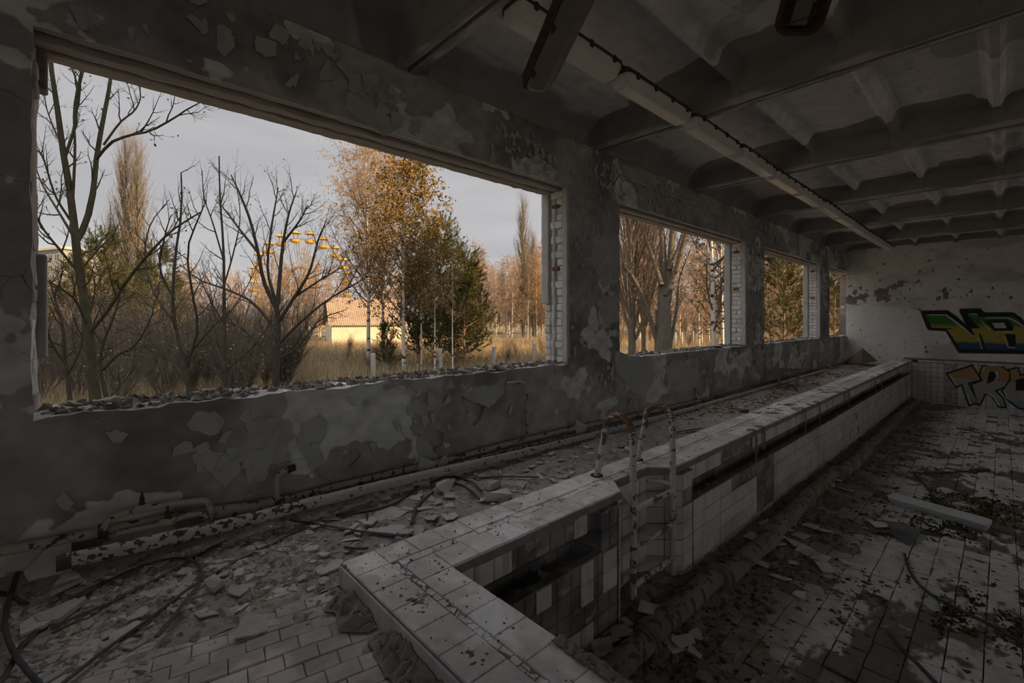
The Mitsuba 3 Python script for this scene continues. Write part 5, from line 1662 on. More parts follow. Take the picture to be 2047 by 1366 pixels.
OCH = [(0.34, 0.20, 0.085), (0.28, 0.165, 0.07), (0.40, 0.25, 0.11), (0.22, 0.135, 0.06), (0.25, 0.19, 0.08)]
GOLD = [(0.21, 0.14, 0.045), (0.17, 0.12, 0.04), (0.27, 0.17, 0.055), (0.135, 0.11, 0.04), (0.33, 0.20, 0.075), (0.12, 0.10, 0.04)]
RUST = [(0.46, 0.31, 0.205), (0.38, 0.255, 0.17), (0.52, 0.365, 0.245), (0.31, 0.215, 0.145)]
PINE = [(0.075, 0.085, 0.030), (0.055, 0.070, 0.026), (0.10, 0.105, 0.040), (0.13, 0.12, 0.045)]
PINED = [(0.050, 0.060, 0.030), (0.036, 0.046, 0.025), (0.065, 0.072, 0.034)]


def birch(name, h, r0, nb, blen, per, lsize, pal, seed, lean=0.03, t0=0.28, keep=1.0, bark='bark_birch', droop=-0.25, tw=1.0, lt=0.62):
    r = np.random.default_rng(seed)
    t = trunk_line(h, r0, lean, r)
    b = kids(*t, nb, t0, 0.99, 48, blen, lt, 0.35, r0 * 0.34, 0.12, 6, r)
    c = kids(*b, 7, 0.15, 1.0, 42, blen * 0.42, 0.4, droop, 0.012 * tw, 0.15, 5, r)
    d = kids(*c, 3, 0.2, 1.0, 40, blen * 0.2, 0.3, droop, 0.006 * tw, 0.15, 4, r)
    parts = {'trunk': ply(woodmesh([t], [8]), bark, smooth=True), 'branches': ply(woodmesh([b, c, d], [4, 3, 3]), 'bark_shrub' if name == 'birch_thin' else 'bark_brown', smooth=True)}
    if per:
        V, F, col = leaves_at(np.concatenate([d[0], c[0][:, [0, 1, 3, 4]]]), per, lsize, 0.05, r, pal, 0.1, 0.03, keep)
        parts['foliage'] = ply((V, F), 'leaves', color=col)
    proto(name, parts)


def poplar(name, h, seed, width=1.0, pal=None):
    r = np.random.default_rng(seed)
    t = trunk_line(h, 0.20, 0.0, r, 14, 0.01, 0.04)
    b = kids(*t, 100, 0.06, 0.97, 20, 4.6 * width, 0.70, 0.55, 0.055, 0.05, 7, r)
    c = kids(*b, 8, 0.1, 1.0, 26, 1.5 * width, 0.35, 0.35, 0.018, 0.10, 5, r)
    d = kids(*c, 3, 0.2, 1.0, 32, 0.55, 0.3, 0.25, 0.014, 0.12, 3, r)
    parts = {'trunk': ply(woodmesh([t], [8]), 'bark_grey' if pal else 'bark_shrub', smooth=True), 'branches': ply(woodmesh([b, c, d], [4, 3, 3]), 'bark_brown' if pal else 'bark_shrub', smooth=True)}
    if pal:
        V, F, col = leaves_at(d[0], 1, 0.06, 0.05, r, pal, 0.1, 0.0, 0.7)
        parts['foliage'] = ply((V, F), 'leaves', color=col)
    proto(name, parts)


def needles(P, per, ln, r, pal, wid=0.010):
    """Tufts of needles along twigs."""
    B, m = P.shape[:2]
    t = r.uniform(0.1, 1, (B, per))
    s = np.clip(t * (m - 1), 0, m - 1.001)
    i = s.astype(int)
    fr = (s - i)[..., None]
    bi = np.arange(B)[:, None]
    c = (P[bi, i] * (1 - fr) + P[bi, i + 1] * fr).reshape(-1, 3)
    tan = unit(P[bi, i + 1] - P[bi, i]).reshape(-1, 3)
    n = len(c)
    d = unit(tan * 0.9 + r.normal(size=(n, 3)) * 0.6 + [0, 0, 0.15])
    side = unit(np.cross(d, r.normal(size=(n, 3))))
    l = ln * r.uniform(0.6, 1.2, (n, 1))
    V = np.stack([c - side * wid, c + side * wid, c + d * l], 1).reshape(-1, 3)
    pal = np.array(pal)
    col = pal[r.integers(len(pal), size=n)] * r.uniform(0.7, 1.25, (n, 1))
    return V, np.arange(3 * n).reshape(-1, 3), np.repeat(col, 3, 0)


def pine(name, h, spread, seed, pal, t0=0.08, nb=60, per=26, ln=0.14):
    r = np.random.default_rng(seed)
    t = trunk_line(h, 0.016 * h, 0.0, r, 12, 0.012, 0.06)
    b = kids(*t, nb, t0, 0.97, 72, spread, 0.80, 0.28, 0.03, 0.10, 6, r)
    c = kids(*b, 7, 0.25, 1.0, 45, spread * 0.34, 0.45, 0.35, 0.012, 0.12, 4, r)
    V, F, col = needles(np.concatenate([c[0], b[0][:, [3, 4, 5, 5]] * 1.0]), per, ln, r, pal, 0.016)
    parts = {'trunk': ply(woodmesh([t], [8]), 'bark_brown', smooth=True), 'branches': ply(woodmesh([b, c], [4, 3]), 'bark_brown', smooth=True), 'needles': ply((V, F), 'leaves', color=col)}
    proto(name, parts)


def shrub(name, h, stems, seed, pal, keep):
    r = np.random.default_rng(seed)
    n = 7
    a, q = r.uniform(0, 2 * np.pi, stems), np.linspace(0, 1, n)
    out = r.uniform(0.10, 0.45, stems)
    hs = h * r.uniform(0.6, 1.0, stems)
    P = np.stack([out[:, None] * hs[:, None] * np.cos(a)[:, None] * q ** 1.2, out[:, None] * hs[:, None] * np.sin(a)[:, None] * q ** 1.2, hs[:, None] * q - 0.1], -1)
    P += np.cumsum(r.normal(size=P.shape) * 0.02 * h / n, 1)
    R = r.uniform(0.010, 0.028, stems)[:, None] * np.linspace(1, 0.2, n)
    b = kids(P, R, 9, 0.15, 1.0, 38, h * 0.34, 0.5, 0.30, 0.010, 0.12, 5, r)
    c = kids(*b, 5, 0.15, 1.0, 38, h * 0.14, 0.3, 0.2, 0.005, 0.14, 4, r)
    parts = {'stems': ply(woodmesh([(P, R)], [5]), 'bark_shrub', smooth=True), 'twigs': ply(woodmesh([b, c], [3, 3]), 'bark_shrub', smooth=True)}
    if keep:
        V, F, col = leaves_at(c[0], 1, 0.028, 0.03, r, pal, 0.1, 0.0, keep)
        parts['leaves'] = ply((V, F), 'leaves', color=col)
    proto(name, parts)


birch('birch_big', 9.7, 0.10, 64, 3.3, 8, 0.058, GOLD, 1, 0.0, 0.22, 0.9, lt=0.66)
birch('birch_orange', 10.6, 0.11, 76, 3.5, 7, 0.036, OCH, 2, -0.02, 0.26, lt=0.60)
birch('birch_slim', 5.0, 0.045, 26, 1.3, 2, 0.05, GOLD, 3, 0.02, 0.4, 0.35)
birch('birch_wood', 11.5, 0.12, 46, 3.0, 3, 0.075, RUST, 4, 0.02, 0.10, 0.8, tw=1.9)
birch('birch_wood_b', 12.5, 0.13, 46, 3.1, 3, 0.075, OCH, 5, -0.03, 0.10, 0.6, tw=1.9)
birch('birch_thin', 10.0, 0.10, 40, 2.6, 2, 0.07, [(0.30, 0.215, 0.16), (0.24, 0.175, 0.13), (0.35, 0.26, 0.195), (0.19, 0.145, 0.11)], 6, 0.04, 0.14, 0.5, tw=1.8)
poplar('poplar_bare', 18.0, 7)
poplar('poplar_brown', 15.0, 8, 1.0, RUST)
pine('pine_mid', 7.6, 3.0, 9, PINE, 0.05, 84, 44, 0.19)
pine('pine_dark', 8.5, 3.6, 10, PINED, 0.10, 70, 36, 0.24)
pine('pine_young', 5.2, 2.1, 11, PINE, 0.05, 60, 36, 0.16)
shrub('shrub_a', 3.6, 12, 12, OCH, 0.10)
shrub('shrub_b', 3.0, 14, 13, RUST, 0.18)
shrub('shrub_c', 2.4, 16, 14, RUST, 0.45)

SG = {}
def plant(name, kind, u, depth, sc, label, cat, group=None, v=None):
    """One copy of a prototype on the ground in the direction of the photograph's column u, depth metres away."""
    if kind not in SG:
        SG[kind] = True
        scene['group_' + kind] = {'type': 'shapegroup', **TREES[kind]}
    p = at_depth(u, HV, depth)
    k = fresh(name)
    scene[k] = {'type': 'instance', 'group': {'type': 'ref', 'id': 'group_' + kind}, 'to_world': T().translate([p[0], p[1], gh(p[0], p[1])]).rotate([0, 0, 1], rng.uniform(0, 360)).scale([sc, sc, sc * rng.uniform(0.95, 1.06)])}
    tag(k, label, cat, group)
    return k


# traced bare trees close to the window: stems follow the photograph, twigs are grown
def traced(name, label, depth, stems, seed, bark, spec, leaf=None):
    r = np.random.default_rng(seed)
    n = 12
    P, R = [], []
    for k, (r0, r1, px) in enumerate(stems):
        dep = depth + np.linspace(0, (r.uniform(-0.9, 0.9) if k else 0.0), len(px))
        q = spline([at_depth(u, v_, d) for (u, v_), d in zip(px, dep)], n)
        P.append(q)
        R.append(np.linspace(r0, r1, n))
    P[0][0, 2] = min(P[0][0, 2], gh(P[0][0, 0], P[0][0, 1]) - 0.1)
    P, R = np.array(P), np.array(R)
    tr = thing(name, label, 'tree')
    put('trunk', ply(tubes(P[:1], R[:1], 12), bark, smooth=True), tr)
    for k in range(1, len(P)):
        put('limb', ply(tubes(P[k:k + 1], R[k:k + 1], 8), bark, smooth=True), tr)
    k1, L1, k2, L2 = spec
    lref = np.linalg.norm(P[:, -1] - P[:, 0], axis=1) / 2.0 + 0.35
    b = kids(P[1:], R[1:], k1, 0.2, 1.0, 42, L1, 0.45, 0.30, 0.012, 0.14, 6, r, lref[1:])
    b0 = kids(P[:1], R[:1], 7, 0.35, 1.0, 55, L1, 0.3, 0.35, 0.012, 0.14, 6, r)
    b = tuple(np.concatenate([x, y]) for x, y in zip(b, b0))
    c = kids(*b, k2, 0.2, 1.0, 45, L2, 0.3, 0.25, 0.005, 0.18, 5, r)
    d = kids(*c, 2, 0.3, 1.0, 45, L2 * 0.4, 0.3, 0.2, 0.0028, 0.18, 4, r)
    put('twigs', ply(woodmesh([b, c, d], [5, 4, 3]), bark, smooth=True), tr, kind='stuff')
    if leaf:
        V, F, col = leaves_at(d[0], 1, 0.022, 0.01, r, leaf, 0.7, 0.0, 0.35)
        put('buds', ply((V, F), 'leaves', color=col), tr, kind='stuff')
    return tr


traced('bare_tree', 'tall bare tree with a greenish forked trunk at the left of the first window', 6.5, [
    (0.070, 0.022, [(197, 860), (190, 790), (182, 735), (176, 650), (162, 565), (151, 485), (144, 405), (130, 330), (118, 240), (104, 150), (96, 60)]),
    (0.044, 0.016, [(151, 484), (172, 445), (187, 380), (191, 330), (203, 255), (216, 190), (226, 120), (232, 50)]),
    (0.020, 0.006, [(193, 318), (222, 285), (262, 270), (300, 262), (345, 238), (372, 220), (402, 204)]),
    (0.016, 0.005, [(207, 290), (240, 245), (268, 222), (281, 195), (276, 165)]),
    (0.018, 0.006, [(145, 405), (150, 300), (148, 220), (160, 150), (172, 100)]),
    (0.020, 0.008, [(128, 320), (150, 250), (155, 190), (170, 130), (185, 90)]),
    (0.026, 0.008, [(180, 665), (215, 622), (255, 560), (300, 505), (345, 460), (400, 425)]),
    (0.018, 0.006, [(176, 655), (150, 600), (110, 570), (70, 550)]),
    (0.020, 0.006, [(157, 545), (120, 500), (85, 455), (60, 400)]),
    (0.018, 0.007, [(145, 470), (115, 420), (85, 370), (70, 330)]),
    (0.016, 0.006, [(140, 440), (110, 390), (88, 320), (75, 300)]),
    (0.013, 0.005, [(162, 540), (195, 500), (225, 470), (235, 450)]),
    (0.012, 0.005, [(130, 300), (105, 250), (90, 200), (92, 150)]),
], 31, 'bark_green', (7, 0.6, 4, 0.20), [(0.10, 0.08, 0.05)])
traced('bare_tree', 'spreading bare grey tree in the middle of the first window before the big wheel', 10.5, [
    (0.095, 0.045, [(553, 830), (551, 775), (553, 720), (556, 660), (552, 600)]),
    (0.050, 0.012, [(552, 615), (528, 565), (516, 505), (500, 440), (478, 385), (462, 350)]),
    (0.050, 0.012, [(555, 610), (560, 545), (566, 485), (578, 425), (592, 385)]),
    (0.045, 0.010, [(556, 645), (588, 595), (618, 545), (636, 480), (650, 448)]),
    (0.036, 0.008, [(555, 690), (600, 645), (655, 600), (715, 565), (745, 545)]),
    (0.036, 0.008, [(552, 660), (505, 605), (455, 580), (400, 560), (360, 530)]),
    (0.036, 0.010, [(552, 605), (535, 540), (542, 460), (552, 400), (556, 375)]),
    (0.030, 0.008, [(553, 720), (600, 690), (640, 640), (690, 620)]),
    (0.030, 0.008, [(552, 730), (510, 680), (470, 650), (430, 640)]),
    (0.032, 0.009, [(516, 505), (480, 460), (450, 420), (430, 400)]),
    (0.030, 0.008, [(566, 485), (600, 440), (615, 410)]),
    (0.028, 0.008, [(588, 595), (640, 560), (690, 530)]),
], 32, 'bark_dark', (9, 0.85, 5, 0.30), [(0.10, 0.075, 0.05)])
traced('bare_tree', 'slender straight bare tree left of the spreading grey tree', 9.0, [
    (0.045, 0.010, [(453, 850), (452, 800), (450, 700), (448, 600), (447, 500), (440, 400), (438, 312)]),
    (0.016, 0.005, [(447, 520), (425, 445), (408, 395), (404, 340)]),
    (0.016, 0.005, [(448, 570), (468, 500), (480, 430), (468, 345)]),
    (0.014, 0.005, [(449, 640), (490, 580), (520, 520)]),
    (0.014, 0.005, [(449, 650), (415, 590), (395, 540)]),
    (0.016, 0.005, [(450, 740), (500, 700), (545, 640), (575, 600)]),
], 33, 'bark_dark', (7, 0.7, 4, 0.22))
traced('bare_tree', 'leaning bare tree with several thin stems between the tall forked tree and the slender tree', 9.5, [
    (0.050, 0.012, [(383, 860), (378, 790), (370, 730), (352, 660), (345, 590), (352, 500), (363, 420), (362, 345)]),
    (0.030, 0.008, [(372, 735), (395, 660), (385, 590), (375, 500), (400, 430), (412, 400)]),
    (0.026, 0.007, [(352, 650), (310, 590), (290, 520), (300, 450), (338, 400)]),
    (0.026, 0.007, [(350, 600), (320, 540), (330, 470), (342, 430)]),
    (0.024, 0.007, [(375, 760), (320, 700), (270, 660), (230, 640)]),
    (0.022, 0.007, [(368, 720), (420, 660), (460, 620)]),
], 34, 'bark_dark', (8, 0.75, 4, 0.25))
traced('bare_tree', 'bare crooked tree low in the first window right of the tall forked trunk', 8.0, [
    (0.040, 0.012, [(215, 850), (212, 790), (200, 740), (205, 690), (225, 640), (240, 590)]),
    (0.024, 0.007, [(206, 740), (235, 710), (270, 690), (300, 640), (310, 600)]),
    (0.020, 0.006, [(205, 690), (180, 640), (190, 580), (185, 540)]),
    (0.022, 0.006, [(214, 800), (250, 760), (275, 720), (290, 680)]),
], 35, 'bark_dark', (8, 0.6, 4, 0.22))
traced('bare_tree', 'bare grey shrub-like tree at the left jamb low in the first window', 7.5, [
    (0.036, 0.010, [(142, 850), (138, 780), (130, 720), (125, 650), (110, 600), (100, 560)]),
    (0.020, 0.006, [(132, 730), (105, 690), (90, 650), (80, 600)]),
    (0.020, 0.006, [(134, 750), (160, 700), (165, 640), (150, 590)]),
], 36, 'bark_dark', (9, 0.6, 4, 0.22))

# thicket
for k in range(62):
    u, d = rng.uniform(70, 600), rng.uniform(9.5, 24)
    if u > 540:
        d = max(d, 14.0)
    kind = ['shrub_a', 'shrub_b', 'shrub_c'][int(rng.integers(3))]
    how = {'shrub_a': 'tall leafless', 'shrub_b': 'twiggy grey brown', 'shrub_c': 'low shrub with dead leaves,'}[kind]
    where = 'around the forked bare tree' if u < 215 else ('between forked and leaning bare trees' if u < 345 else ('around the slender bare tree' if u < 480 else 'below the spreading bare tree'))
    plant('bare_shrub', kind, u, d, rng.uniform(0.75, 1.15), f'{how} {"growing" if "shrub" in how else "shrub"} {where}, {"near the window" if d < 15 else "farther back"}', 'shrub', f'{how} shrubs {where} {"near" if d < 15 else "back"}')
for k in range(16):
    plant('field_shrub', 'shrub_c', rng.uniform(640, 1090), rng.uniform(19, 34), rng.uniform(0.35, 0.6), 'low bare shrub in the dry field below the birches', 'shrub', 'low shrubs in the field')
# single trees that the photograph shows
plant('poplar', 'poplar_bare', 252, 46, 1.12, 'tall bare columnar poplar standing over the thicket on the left', 'tree')
plant('poplar', 'poplar_bare', 276, 45, 1.05, 'bare columnar poplar right beside a taller one on the left', 'tree')
plant('poplar', 'poplar_bare', 224, 47, 0.72, 'shorter bare poplar left of two tall ones', 'tree')
plant('poplar', 'poplar_bare', 1046, 58, 1.0, 'tall bare poplar above the brown birch wood near the right jamb', 'tree')
plant('poplar', 'poplar_bare', 1066, 60, 0.72, 'lower bare poplar beside the tall one near the right jamb', 'tree')
plant('dark_pine', 'pine_dark', 205, 30, 0.93, 'dark wide pine behind the tall forked tree', 'tree')
for u_, d_, c_, w_ in ((150, 36, 0.85, 'leftmost of a row'), (232, 38, 0.8, 'second of a row from the left'), (300, 40, 0.7, 'third of a row from the left'), (352, 44, 0.7, 'fourth of a row from the left')):
    plant('dark_pine', 'pine_dark', u_, d_, c_, 'dark pine in the row behind the thicket, ' + w_, 'tree')
plant('dark_pine', 'pine_dark', 265, 33, 0.72, 'low dark pine below the bare poplars', 'tree')
plant('dark_pine', 'pine_dark', 318, 27, 0.72, 'green young pine in the thicket left of the slender bare tree', 'tree')
plant('birch', 'birch_big', 808, 19.5, 0.96, 'golden green birch with a white trunk in the middle of the field', 'tree')
plant('birch', 'birch_orange', 736, 23.0, 1.03, 'large orange birch left of the golden green birch', 'tree')
plant('birch', 'birch_orange', 766, 26.0, 1.0, 'orange birch standing close behind the large orange birch', 'tree')
plant('birch', 'birch_slim', 868, 18.5, 1.0, 'slim young birch right of the golden green birch', 'tree')
plant('birch', 'birch_slim', 842, 20.5, 1.25, 'thin white birch stem close to the golden green birch', 'tree')
plant('birch', 'birch_slim', 906, 18.0, 0.98, 'slim young birch before the green pine, right one', 'tree')
plant('pine', 'pine_mid', 880, 22.5, 0.90, 'bushy green pine behind the golden green birch', 'tree')
plant('pine', 'pine_mid', 836, 23.5, 0.72, 'green pine directly behind the white birch trunk', 'tree')
plant('pine', 'pine_mid', 930, 24.5, 0.78, 'green pine right behind the bushy pine', 'tree')
plant('pine', 'pine_young', 928, 21.5, 0.82, 'smaller green pine at the right foot of the bushy pine', 'tree')
plant('pine', 'pine_young', 775, 21.0, 0.42, 'small pine left of the white birch trunk', 'tree')
# woods
for k in range(40):
    plant('wood_birch', ['birch_wood', 'birch_wood_b', 'birch_thin'][k % 3], rng.uniform(948, 1095), rng.uniform(52, 90), rng.uniform(0.75, 1.0), f'{["russet", "orange brown", "thin pale stemmed"][k % 3]} birch in the wood right of the pines in the first window', 'tree', f'{["russet", "orange brown", "thin"][k % 3]} birches right of the pines')
for k in range(64):
    u = rng.uniform(60, 960)
    what, where = ['russet birch', 'thin pale stemmed birch', 'orange brown birch'][k % 3], 'behind the left thicket' if u < 420 else ('behind the big wheel' if u < 650 else 'behind shed and birches')
    plant('wood_tree', ['birch_wood', 'birch_thin', 'birch_wood_b'][k % 3], u, rng.uniform(58, 100), rng.uniform(0.7, 0.95), f'{what} of the distant wood {where}', 'tree', f'{what} {where}')
for k in range(14):
    plant('wheel_wood_tree', 'birch_thin', rng.uniform(420, 700), rng.uniform(48, 60), rng.uniform(0.5, 0.72), 'dark bare tree below the big wheel', 'tree', 'trees below the big wheel')
# behind the second to fourth windows
plant('poplar', 'poplar_brown', 1262, 21, 0.95, 'brown poplar at the left edge of the second window', 'tree')
plant('poplar', 'poplar_brown', 1290, 24, 1.0, 'brown poplar between the left edge and the great forked trunk of the second window', 'tree')
traced('forked_poplar', 'great forked grey trunk in the middle of the second window', 20.0, [
    (0.40, 0.32, [(1328, 760), (1326, 705), (1326, 660), (1326, 620)]),
    (0.22, 0.09, [(1325, 640), (1324, 580), (1326, 520), (1322, 450), (1318, 380)]),
    (0.21, 0.09, [(1327, 640), (1336, 580), (1340, 520), (1345, 460), (1352, 400)]),
    (0.14, 0.06, [(1330, 590), (1350, 545), (1362, 500), (1375, 450), (1385, 400)]),
    (0.13, 0.05, [(1322, 570), (1308, 525), (1292, 475), (1282, 430)]),
    (0.11, 0.05, [(1338, 540), (1355, 500), (1368, 460), (1390, 420)]),
    (0.12, 0.05, [(1320, 700), (1300, 640), (1284, 590), (1262, 550), (1245, 530)]),
    (0.08, 0.03, [(1340, 690), (1352, 620), (1358, 560), (1380, 500)]),
], 41, 'bark_grey', (16, 2.6, 8, 0.9))
plant('birch', 'birch_thin', 1432, 17.5, 1.15, 'white birch trunk at the right of the second window', 'tree')
plant('birch', 'birch_thin', 1444, 21.0, 1.0, 'white birch at the right edge of the second window', 'tree')
plant('birch', 'birch_wood', 1398, 36, 0.75, 'forked pale birch low in the second window', 'tree')
plant('pine', 'pine_mid', 1567, 30.0, 1.05, 'green pine filling the third window', 'tree')
plant('pine', 'pine_mid', 1668, 36.0, 0.75, 'green pine low in the fourth window', 'tree')
for k in range(64):
    u = rng.uniform(1225, 1500) if k < 36 else rng.uniform(1515, 1705)
    d = rng.uniform(44, 100)
    plant('sunlit_tree', ['birch_wood', 'birch_wood_b', 'birch_thin', 'birch_wood'][k % 4], u, d, rng.uniform(0.72, 1.0), f'{["russet", "orange brown", "thin pale stemmed", "russet"][k % 4]} birch of the sunlit wood seen through the {"second" if k < 36 else ("third" if u < 1625 else "fourth")} window', 'tree', f'{["russet", "orange brown", "thin", "russet"][k % 4]} birches behind window {"two" if k < 36 else ("three" if u < 1625 else "four")}')
for k in range(24):
    u = rng.uniform(1235, 1480) if k < 14 else rng.uniform(1520, 1700)
    plant('wood_shrub', 'shrub_c', u, rng.uniform(26, 60), rng.uniform(0.6, 1.0), 'low brown shrub at the foot of the sunlit wood', 'shrub', 'shrubs of the sunlit wood')

for k in range(130):
    u = rng.uniform(70, 1095) if k < 85 else (rng.uniform(1230, 1490) if k < 110 else rng.uniform(1515, 1705))
    plant('underwood_shrub', ['shrub_b', 'shrub_c'][k % 2], u, rng.uniform(58, 105), rng.uniform(1.2, 2.1), 'tangled brown underwood shrub along the edge of the distant wood', 'shrub', 'underwood of the distant wood')

# dry grass
def grass(n, u0, u1, d0, d1, h0, h1, seed, wid):
    r = np.random.default_rng(seed)
    u = r.uniform(u0, u1, n)
    d = np.sqrt(r.uniform(d0 * d0, d1 * d1, n))
    t = (u - 1023.5) / FPX
    X, Y = d * (CA + t * SA), d * (SA - t * CA)
    ok = Y > WY1 + 0.5
    X, Y = X[ok], Y[ok]
    n = len(X)
    tuft = meshkit.fbm(np.stack([X * 0.9, Y * 0.9, X * 0], -1), 3, 5)
    h = r.uniform(h0, h1, n) * (0.45 + 1.1 * tuft)
    Z = ground_h(X, Y) - 0.02
    a = r.uniform(0, 2 * np.pi, n)
    lean = r.normal(size=(n, 2)) * 0.28 * h[:, None]
    c = np.stack([X, Y, Z], -1)
    s = np.stack([np.cos(a), np.sin(a), a * 0], -1) * wid
    V = np.stack([c - s, c + s, c + np.c_[lean, h]], 1).reshape(-1, 3)
    pal = np.array([(0.42, 0.33, 0.22), (0.34, 0.265, 0.175), (0.50, 0.40, 0.28), (0.27, 0.225, 0.145), (0.22, 0.20, 0.115)])
    col = pal[r.integers(5, size=n)] * r.uniform(0.75, 1.2, (n, 1))
    return V, np.arange(3 * n).reshape(-1, 3), np.repeat(col, 3, 0)


gs = [grass(52000, 540, 1140, 13, 50, 0.25, 0.8, 1, 0.011), grass(22000, 60, 640, 6.2, 20, 0.25, 0.7, 2, 0.006), grass(26000, 1225, 1700, 18, 75, 0.3, 0.9, 3, 0.016)]
V, F = cat_mesh([g[:2] for g in gs])
put('dry_grass', ply((V, F), 'grass', color=np.vstack([g[2] for g in gs])), None, 'tall dry yellow grass over the field outside', 'grass', None, 'stuff')

# fence posts
post = ply(rough(of(manifold(cbox([-0.07, -0.07, -0.2], [0.07, 0.07, 1.05], 0.012)).refine_to_length(0.1)), 0.01, 5, 1), 'concrete', smooth=40)
for u, d, lab in [(746, 17.0, 'grey concrete fence post before the large orange birch'), (881, 19.4, 'grey concrete fence post before the bushy pine'), (986, 21.5, 'grey concrete fence post right of the pines'), (1067, 23.5, 'grey concrete fence post next to the right jamb of the first window')]:
    p = at_depth(u, HV, d)
    put('fence_post', post, None, lab, 'post', 'concrete posts in the field', to_world=T().translate([p[0], p[1], gh(p[0], p[1])]).rotate([0, 0, 1], 20).rotate([1, 0, 0], rng.uniform(-3, 3)))
for k, u in enumerate([1350, 1363, 1374, 1385, 1396]):
    p = at_depth(u, HV, 40 + k)
    put('far_fence_post', post, None, 'pale fence post in the meadow seen low through the second window', 'post', 'row of pale posts in the second window', to_world=T().translate([p[0], p[1], gh(p[0], p[1])]).scale([1, 1, 1.2]))

# low house
hc = at_depth(722, HV, 42.0)
hs = thing('low_house', 'low cream walled shed with a corrugated roof behind the birches', 'house')
gz = gh(hc[0], hc[1]) - 0.1
Mh = T().translate([hc[0], hc[1], gz]).rotate([0, 0, 1], -15)
W2, DPT, EH, RH = 3.1, 5.0, 2.25, 2.3
wallm = cat_mesh([cbox([-W2 + 0.55, 0, 0], [W2 + 1.6, 0.25, EH], 0.01), cbox([-W2 + 0.55, 0.2, 0], [-W2 + 0.8, DPT, EH], 0.01), cbox([-W2 + 0.55, DPT - 0.25, 0], [W2 + 1.6, DPT, EH], 0.01), cbox([W2 + 1.35, 0, 0], [W2 + 1.6, DPT, EH], 0.01)])
put('wall', ply(wallm, 'house_wall'), hs, to_world=Mh)
put('gable', ply(cat_mesh([hull([[x, 0.0, EH], [x, DPT, EH], [x, DPT / 2, EH + RH - 0.1], [x + 0.2, 0.0, EH], [x + 0.2, DPT, EH], [x + 0.2, DPT / 2, EH + RH - 0.1]]) for x in (-W2 + 0.56, W2 + 1.38)]), 'board_brown'), hs, to_world=Mh)
n = 40
xs_ = np.linspace(0, 1.13, n)
prof = 0.045 * np.sin(xs_ / 1.13 * 2 * np.pi * 6)
for k in range(6):
    for s, y0, y1 in ((0, -0.35, DPT / 2), (1, DPT + 0.35, DPT / 2)):
        x = -W2 + 0.25 + 1.1 * k + xs_
        A_ = np.c_[x, np.full(n, y0), EH - 0.32 + prof]
        B_ = np.c_[x, np.full(n, y1), EH + RH + prof]
        V = np.vstack([A_, B_, A_ - [0, 0, 0.03], B_ - [0, 0, 0.03]])
        i = np.arange(n - 1)
        F = np.vstack([np.stack([i, i + 1, i + n + 1], 1), np.stack([i, i + n + 1, i + n], 1), np.stack([i + 2 * n, i + 3 * n + 1, i + 2 * n + 1], 1), np.stack([i + 2 * n, i + 3 * n, i + 3 * n + 1], 1)])
        put('roof_sheet', ply((V, F), 'house_roof', smooth=True), hs, to_world=Mh)

# block of flats far behind on the left
ap = thing('apartment_block', 'pale distant apartment block half hidden behind the forked bare tree', 'building')
c = at_depth(92, HV, 120)
Mb = T().translate([c[0], c[1], GZ]).rotate([0, 0, 1], -64)
put('wall', ply(cbox([-9, 0, 0], [7.5, 13, 20.5], 0.05), 'block_wall'), ap, to_world=Mb)
put('roof', ply(cbox([-9.6, -0.6, 20.5], [8.2, 13.5, 21.2], 0.05), 'concrete'), ap, to_world=Mb)
wn = ply(cbox([0, -0.06, 0], [1.5, 0.02, 1.5], 0.03), 'block_pane')
fr_ = ply(cat_mesh([cbox([-0.1, -0.1, -0.12], [1.6, -0.02, 0.0], 0.01), cbox([0.7, -0.09, 0], [0.8, -0.03, 1.5], 0.01)]), 'concrete')
for i in range(5):
    for j in range(2, 7):
        k = put('window', wn, ap, to_world=Mb @ T().translate([-8 + 3.1 * i, 0, 0.9 + 2.8 * j]))
        put('window_frame', fr_, k, to_world=Mb @ T().translate([-8 + 3.1 * i, 0, 0.9 + 2.8 * j]))

# big wheel
wh = thing('ferris_wheel', 'big wheel with yellow cabins rising behind the bare trees', 'ferris wheel')
WD = 124.0
hub = at_depth(601, 563, WD)
rx = np.array([SA, -CA, 0.0])
rx = unit(rx * math.cos(0.12) + np.array([CA, SA, 0]) * math.sin(0.12))
ax = np.cross(rx, [0, 0, 1])
WR = 12.2
def wpt(a, rr, off=0.0):
    return hub + rx * rr * math.cos(a) + np.array([0, 0, 1.0]) * rr * math.sin(a) + ax * off


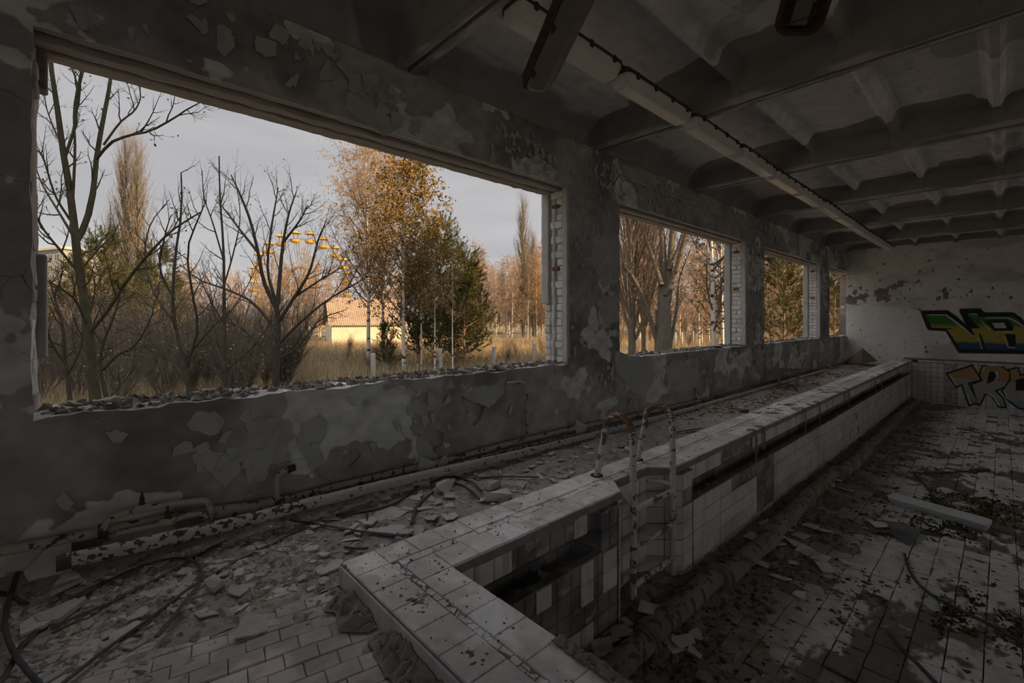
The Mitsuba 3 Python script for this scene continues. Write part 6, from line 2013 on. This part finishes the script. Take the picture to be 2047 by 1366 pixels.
spk = []
for k in range(20):
    a = 2 * math.pi * (k + 0.35) / 20
    for o in (-0.9, 0.9):
        for da in (-0.035, 0.035):
            spk.append(np.linspace(wpt(a, 0.6, o * 1.4), wpt(a + da, WR - 0.5, o), 3))
    put('spoke', ply(tubes(np.array(spk[-4:]), np.full((4, 3), 0.055), 4), 'wheel_steel'), wh)
rim = []
for o in (-0.9, 0.9):
    rim.append(np.array([wpt(a, WR - 0.6, o) for a in np.linspace(0, 2 * math.pi, 41)]))
put('rim', ply(tubes(np.array(rim), np.full((2, 41), 0.06), 5), 'wheel_steel'), wh)
put('inner_ring', ply(tubes(np.array([[wpt(a, 3.8, o) for a in np.linspace(0, 2 * math.pi, 41)] for o in (-1, 1)]), np.full((2, 41), 0.28), 6), 'wheel_steel'), wh)
put('hub', ply(tubes(np.linspace(hub - ax * 2, hub + ax * 2, 2), np.full(2, 0.8), 16, True), 'wheel_steel', smooth=40), wh)
gzw = GZ
for sx in (-1, 1):
    for o in (-2.2, 2.2):
        put('support_leg', ply(tubes(np.linspace(hub + ax * o * 0.8, np.r_[(hub + rx * 4.2 * sx + ax * o * 1.6)[:2], gzw], 3), np.full(3, 0.30), 6), 'wheel_steel'), wh)
WR_ = 1.2
tubm = hull([[1.15 * math.cos(a), 1.15 * math.sin(a), 0.45] for a in np.linspace(0, 6.2, 12)] + [[0.75 * math.cos(a), 0.75 * math.sin(a), -0.25] for a in np.linspace(0, 6.2, 12)] + [[1.05 * math.cos(a), 1.05 * math.sin(a), 0.0] for a in np.linspace(0, 6.2, 12)])
can = hull([[1.25 * math.cos(a), 1.25 * math.sin(a), 1.85] for a in np.linspace(0, 6.2, 12)] + [[0.9 * math.cos(a), 0.9 * math.sin(a), 2.25] for a in np.linspace(0, 6.2, 12)])
polem = tubes(np.array([[[0.6 * math.cos(a), 0.6 * math.sin(a), 0.0], [0.6 * math.cos(a), 0.6 * math.sin(a), 1.9]] for a in (0.4, 2.0, 3.6, 5.2)]), np.full((4, 2), 0.07), 4)
tub_p, can_p, pole_p = ply(tubm, 'cab_yellow'), ply(can, 'cab_yellow'), ply(polem, 'wheel_steel')
for k in range(20):
    a = 2 * math.pi * (k + 0.35) / 20
    p = wpt(a, WR)
    k_ = fresh('cabin', wh)
    put('tub', tub_p, k_, to_world=T().translate(list(p - [0, 0, 1.3])).scale(1.2))
    put('canopy', can_p, k_, to_world=T().translate(list(p - [0, 0, 1.3])).scale(1.2))
    put('poles', pole_p, k_, to_world=T().translate(list(p - [0, 0, 1.3])).scale(1.2))
